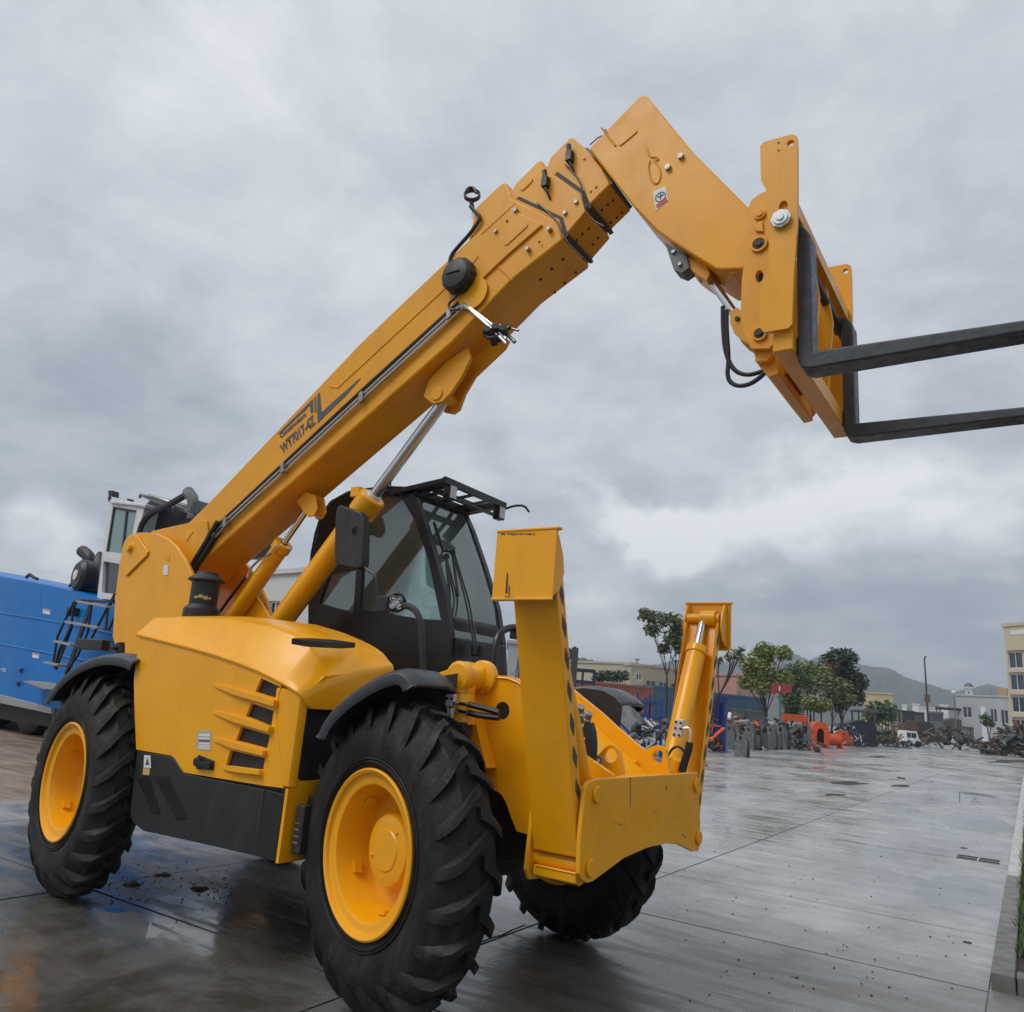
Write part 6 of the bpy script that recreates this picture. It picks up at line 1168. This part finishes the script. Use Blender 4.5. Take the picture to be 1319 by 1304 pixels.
# ------------------------------------------------------------------ the blue mobile crane on the left
YB = 4.0; Zc = lambda l: pz(l, 6.52, 0, 620)
MC = empty('mobile_crane', (-11.5, 5.2, 0), 'blue mobile crane with a white and black cab standing behind the yellow machine at left', 'mobile crane'); OFF = -V(MC.location)
def mc(m, name, mt, bevel=.0, parent=None, **k):
    m.v = [tuple(V(p) + OFF) for p in m.v]; return m.obj(name, mt, parent or MC, bevel, **k)
body = [(-90, 722), (0, 741), (60, 752), (100, 761), (128, 772), (138, 776), (215, 795), (215, 960), (62, 915), (0, 899), (-90, 878)]
q = ys(body, YB); secs = []
def inset(poly, f, dy): c = sum(poly, V()) / len(poly); return [V((c.x + (p.x - c.x) * f, YB + dy, c.z + (p.z - c.z) * f)) for p in poly]
mc(MB().loft([inset(q, .972, 0), inset(q, .992, .05), inset(q, 1.0, .16), inset(q, 1.0, 2.4)]), 'body', BLU, .0, smooth=50)
for l in ([(-80, 777), (0, 790), (60, 799), (125, 812), (210, 832)], [(-80, 817), (0, 830), (45, 838), (83, 846), (210, 872)]):
    mc(MB().tube(ys(l, YB + .005), .022, 6, 1), 'body_crease', BLU)
mc(MB().tube(ys(Zc([(350, 900), (335, 1090), (345, 1120), (500, 1160), (520, 1165)]), YB + .005), .012, 6), 'door_seam', BLU)
for l in ([(55.5, 784), (65, 786), (64, 792), (55, 790)], [(42, 841), (50.5, 842.5), (49.5, 848.5), (41.5, 847)]):
    mc(MB().prism(ys(l, YB - .004), Yv(.006)), 'warning_label', WHT); mc(MB().prism(ys([(l[0][0] + .8, l[0][1] + .4), (l[1][0] - .5, l[1][1] + .5), (l[1][0] - .6, l[1][1] + 2), (l[0][0] + .7, l[0][1] + 2)], YB - .006), Yv(.003)), 'label_print', mat('label_orange', (.5, .2, .12), .5) if 'label_orange' not in MATS else MATS['label_orange'])
for u, v in ((28, 864), (24.5, 881)): mc(MB().cyl(PY(u, v, YB - .02), PY(u, v, YB + .05), .045, seg=12), 'latch', mat('blue_dark', (.006, .04, .16), .5) if 'blue_dark' not in MATS else MATS['blue_dark'])
mc(MB().prism(ys([(-90, 874), (0, 895), (66, 912), (66, 920), (0, 906), (-90, 886)], YB - .05), Yv(.3)), 'sill_rail', mat('sill_grey', (.27, .28, .29), .45), .01)
mc(MB().prism(ys(Zc([(235, 1030), (300, 1038)]) and [(28, 878), (38, 877), (72, 884), (72, 889), (55, 888)], YB - .35), Yv(.4)), 'step_plate', MATS['sill_grey'], .01)
A, B = PY(-2, 862.5, YB - .004), PY(6.5, 866.5, YB - .004); me = put_text('lettering', '-0', A, B, V((0, 0, 1)), .07, WHT, MC); 
for v_ in me.data.vertices: v_.co += OFF
# chassis and wheels below, coloured near black for the shade under the body
mc(MB().box((-22, YB + .24, .22), (-5, YB + 2.3, .95)), 'chassis', DKM)
for x in (-19.5, -17.9, -14.4, -12.7, -9.5, -7.9): mc(MB().lathe((x, YB + .28, .58), (0, 1, 0), [(.001, .06), (.28, .05), (.32, 0), (.50, 0), (.58, .05), (.58, .35), (.5, .42), (.001, .42)], 28), 'wheel', HOS)
# cab
wl = [(141.5, 645), (142, 648), (132, 712), (125, 771), (150, 776), (185, 786), (180, 700), (178, 650)]
cab_ = mc(MB().prism(ys(Zc([(925, 180), (1165, 205), (1215, 215), (1150, 470), (1110, 1010), (815, 985), (860, 600)]), YB + .1), Yv(1.5), [ys(Zc(h), YB + .1) for h in ([(948, 212), (1148, 245), (1100, 520), (1085, 615), (888, 590)], [(868, 672), (1040, 700), (1020, 955), (855, 935)])]), 'cab', WPT, .02)
mc(MB().prism(ys(Zc([(940, 205), (1155, 238), (1090, 625), (880, 600)]), YB + .14), Yv(.01)), 'cab_window', mat('crane_cab_glass', (.17, .27, .27), .12, spec=.8))
mc(MB().prism(ys(Zc([(945, 208), (1150, 243), (1146, 262), (943, 228)]), YB + .12), Yv(.03)).prism(ys(Zc([(1055, 250), (1070, 252), (1030, 600), (1018, 598)]), YB + .12), Yv(.03)).prism(ys(Zc([(948, 212), (962, 214), (905, 590), (888, 588)]), YB + .12), Yv(.03)), 'window_frame', BLK)
mc(MB().prism(ys(Zc([(862, 668), (1045, 700), (1025, 958), (852, 938)]), YB + .16), Yv(.02)), 'lower_panel', WIN)
mc(MB().prism(ys(Zc([(915, 155), (1160, 180), (1225, 190), (1215, 222), (1165, 210), (920, 185)]), YB + .05), Yv(1.6)), 'cab_roof', WPT, .02)
mc(MB().prism(ys(Zc([(908, 75), (942, 78), (940, 128), (908, 122)]), YB + .3), Yv(.15)).prism(ys(Zc([(1065, 145), (1088, 148), (1088, 165), (1065, 162)]), YB + .5), Yv(.1)).cyl(PY(141, 640, YB + .37), PY(141.5, 646, YB + .37), .03), 'beacon', BLK, .01)
mc(MB().prism(ys([(187, 650), (196, 641), (240, 652), (262, 668), (262, 700), (180, 700)], YB + .4), Yv(1.6), []), 'upper_cab', BLK, .02)
mc(MB().prism(ys([(188, 671), (196, 672), (194, 684), (184, 684)], YB + .38), Yv(.02)), 'cab_window', MATS['crane_cab_glass'])
mc(MB().prism(ys([(182, 640), (192, 636), (214, 646), (236, 655), (240, 661), (200, 648)], YB + .2), Yv(1.4)), 'roof_plate', GPL, .01)
mc(MB().tube(ys([(180, 642), (181, 637), (200, 640), (222, 648), (224, 660)], YB + .2), .03, 6), 'roof_rail', STL)
for d in (0, 2.5): mc(MB().tube(ys([(178, 690 + d), (183, 672 + d), (196, 658 + d), (215, 651 + d), (240, 636 + d), (247, 634 + d)], YB + .1), .045, 8, 2), 'hose', HOS)
mc(MB().tube(ys([(242, 633), (250, 645), (246, 660)], YB + .1), .10, 8, 1).box(PY(240, 668, YB + .2), PY(256, 645, YB + .2) + Yv(.3)), 'boom_end_fitting', GPL)
# air cleaner and exhaust
c = PY(112, 743, YB + .2); mc(MB().lathe(c, (-.15, -1, 0), [(.001, -.12), (.27, -.12), (.31, -.06), (.31, .14), (.24, .2), (.001, .2)], 28), 'air_cleaner', BLK);
mc(MB().lathe(c + V((-.03, -.20, 0)), (-.15, -1, 0), [(.001, 0), (.10, 0), (.10, .02), (.001, .03)], 20), 'air_cleaner_cap', WPT)
mc(MB().tube(ys([(114, 730), (115, 720), (113, 715), (106, 710)], YB + .5), .12, 10, 1), 'exhaust_pipe', PLA)
mc(MB().prism(ys([(119, 730), (123, 714), (127, 710), (127, 735), (124, 762), (112, 762)], YB + .4), Yv(.4)), 'filter_bracket', GPL, .01)
for pts in ([(90, 755), (95, 749), (97, 746), (98, 757)], [(34, 744), (38, 740), (44, 744), (48, 746)]): mc(MB().tube(ys(pts, YB + .4), .035, 6), 'roof_fitting', DKM)
# ladder and rails
yl = YB - .45
for pts in ([(71, 860), (76, 838), (92, 808), (94, 786), (99, 774), (108, 773), (147, 776)], [(68, 858), (74, 820), (92, 782), (96, 775)], [(84, 868), (100, 845), (113, 815), (118, 780)], [(118, 822), (148, 765)], [(136, 812), (139, 785), (147, 770)], [(140, 812), (150, 790)]):
    mc(MB().tube(ys(pts, yl), .022, 6), 'handrail', BLK)
for a, b in (((71, 862), (92, 806)), ((86, 868), (118, 776))): mc(MB().bar(PY(*a, yl + .02), PY(*b, yl + .02), .03, .10), 'ladder_rail', BLK)
for a, b in (((66, 854), (84, 858)), ((79, 827), (100, 832)), ((93, 802), (135, 810)), ((108, 776), (147, 783))): mc(MB().bar(PY(*a, yl + .02), PY(*b, yl + .02), .28, .035), 'ladder_step', MATS['sill_grey'], .004)
mc(MB().box(PY(84, 793, YB - .2), PY(90, 782, YB - .2) + Yv(.2)), 'side_lamp', BLK, .01)

# ------------------------------------------------------------------ the damp air
hz = MB().box((-1750, -380, -1.5), (1750, 2550, 160)).obj('haze', HILL, None, smooth=0); hz['kind'] = 'stuff'
hm_ = bpy.data.materials.new('haze_air'); hm_.use_nodes = True; ht = hm_.node_tree; ht.nodes.clear(); pv = N(ht, 'ShaderNodeVolumePrincipled'); pv.inputs['Color'].default_value = (.80, .88, 1, 1); pv.inputs['Density'].default_value = .0006; pv.inputs['Anisotropy'].default_value = .2
ho = N(ht, 'ShaderNodeOutputMaterial'); ht.links.new(pv.outputs[0], ho.inputs['Volume']); hz.data.materials.clear(); hz.data.materials.append(hm_)
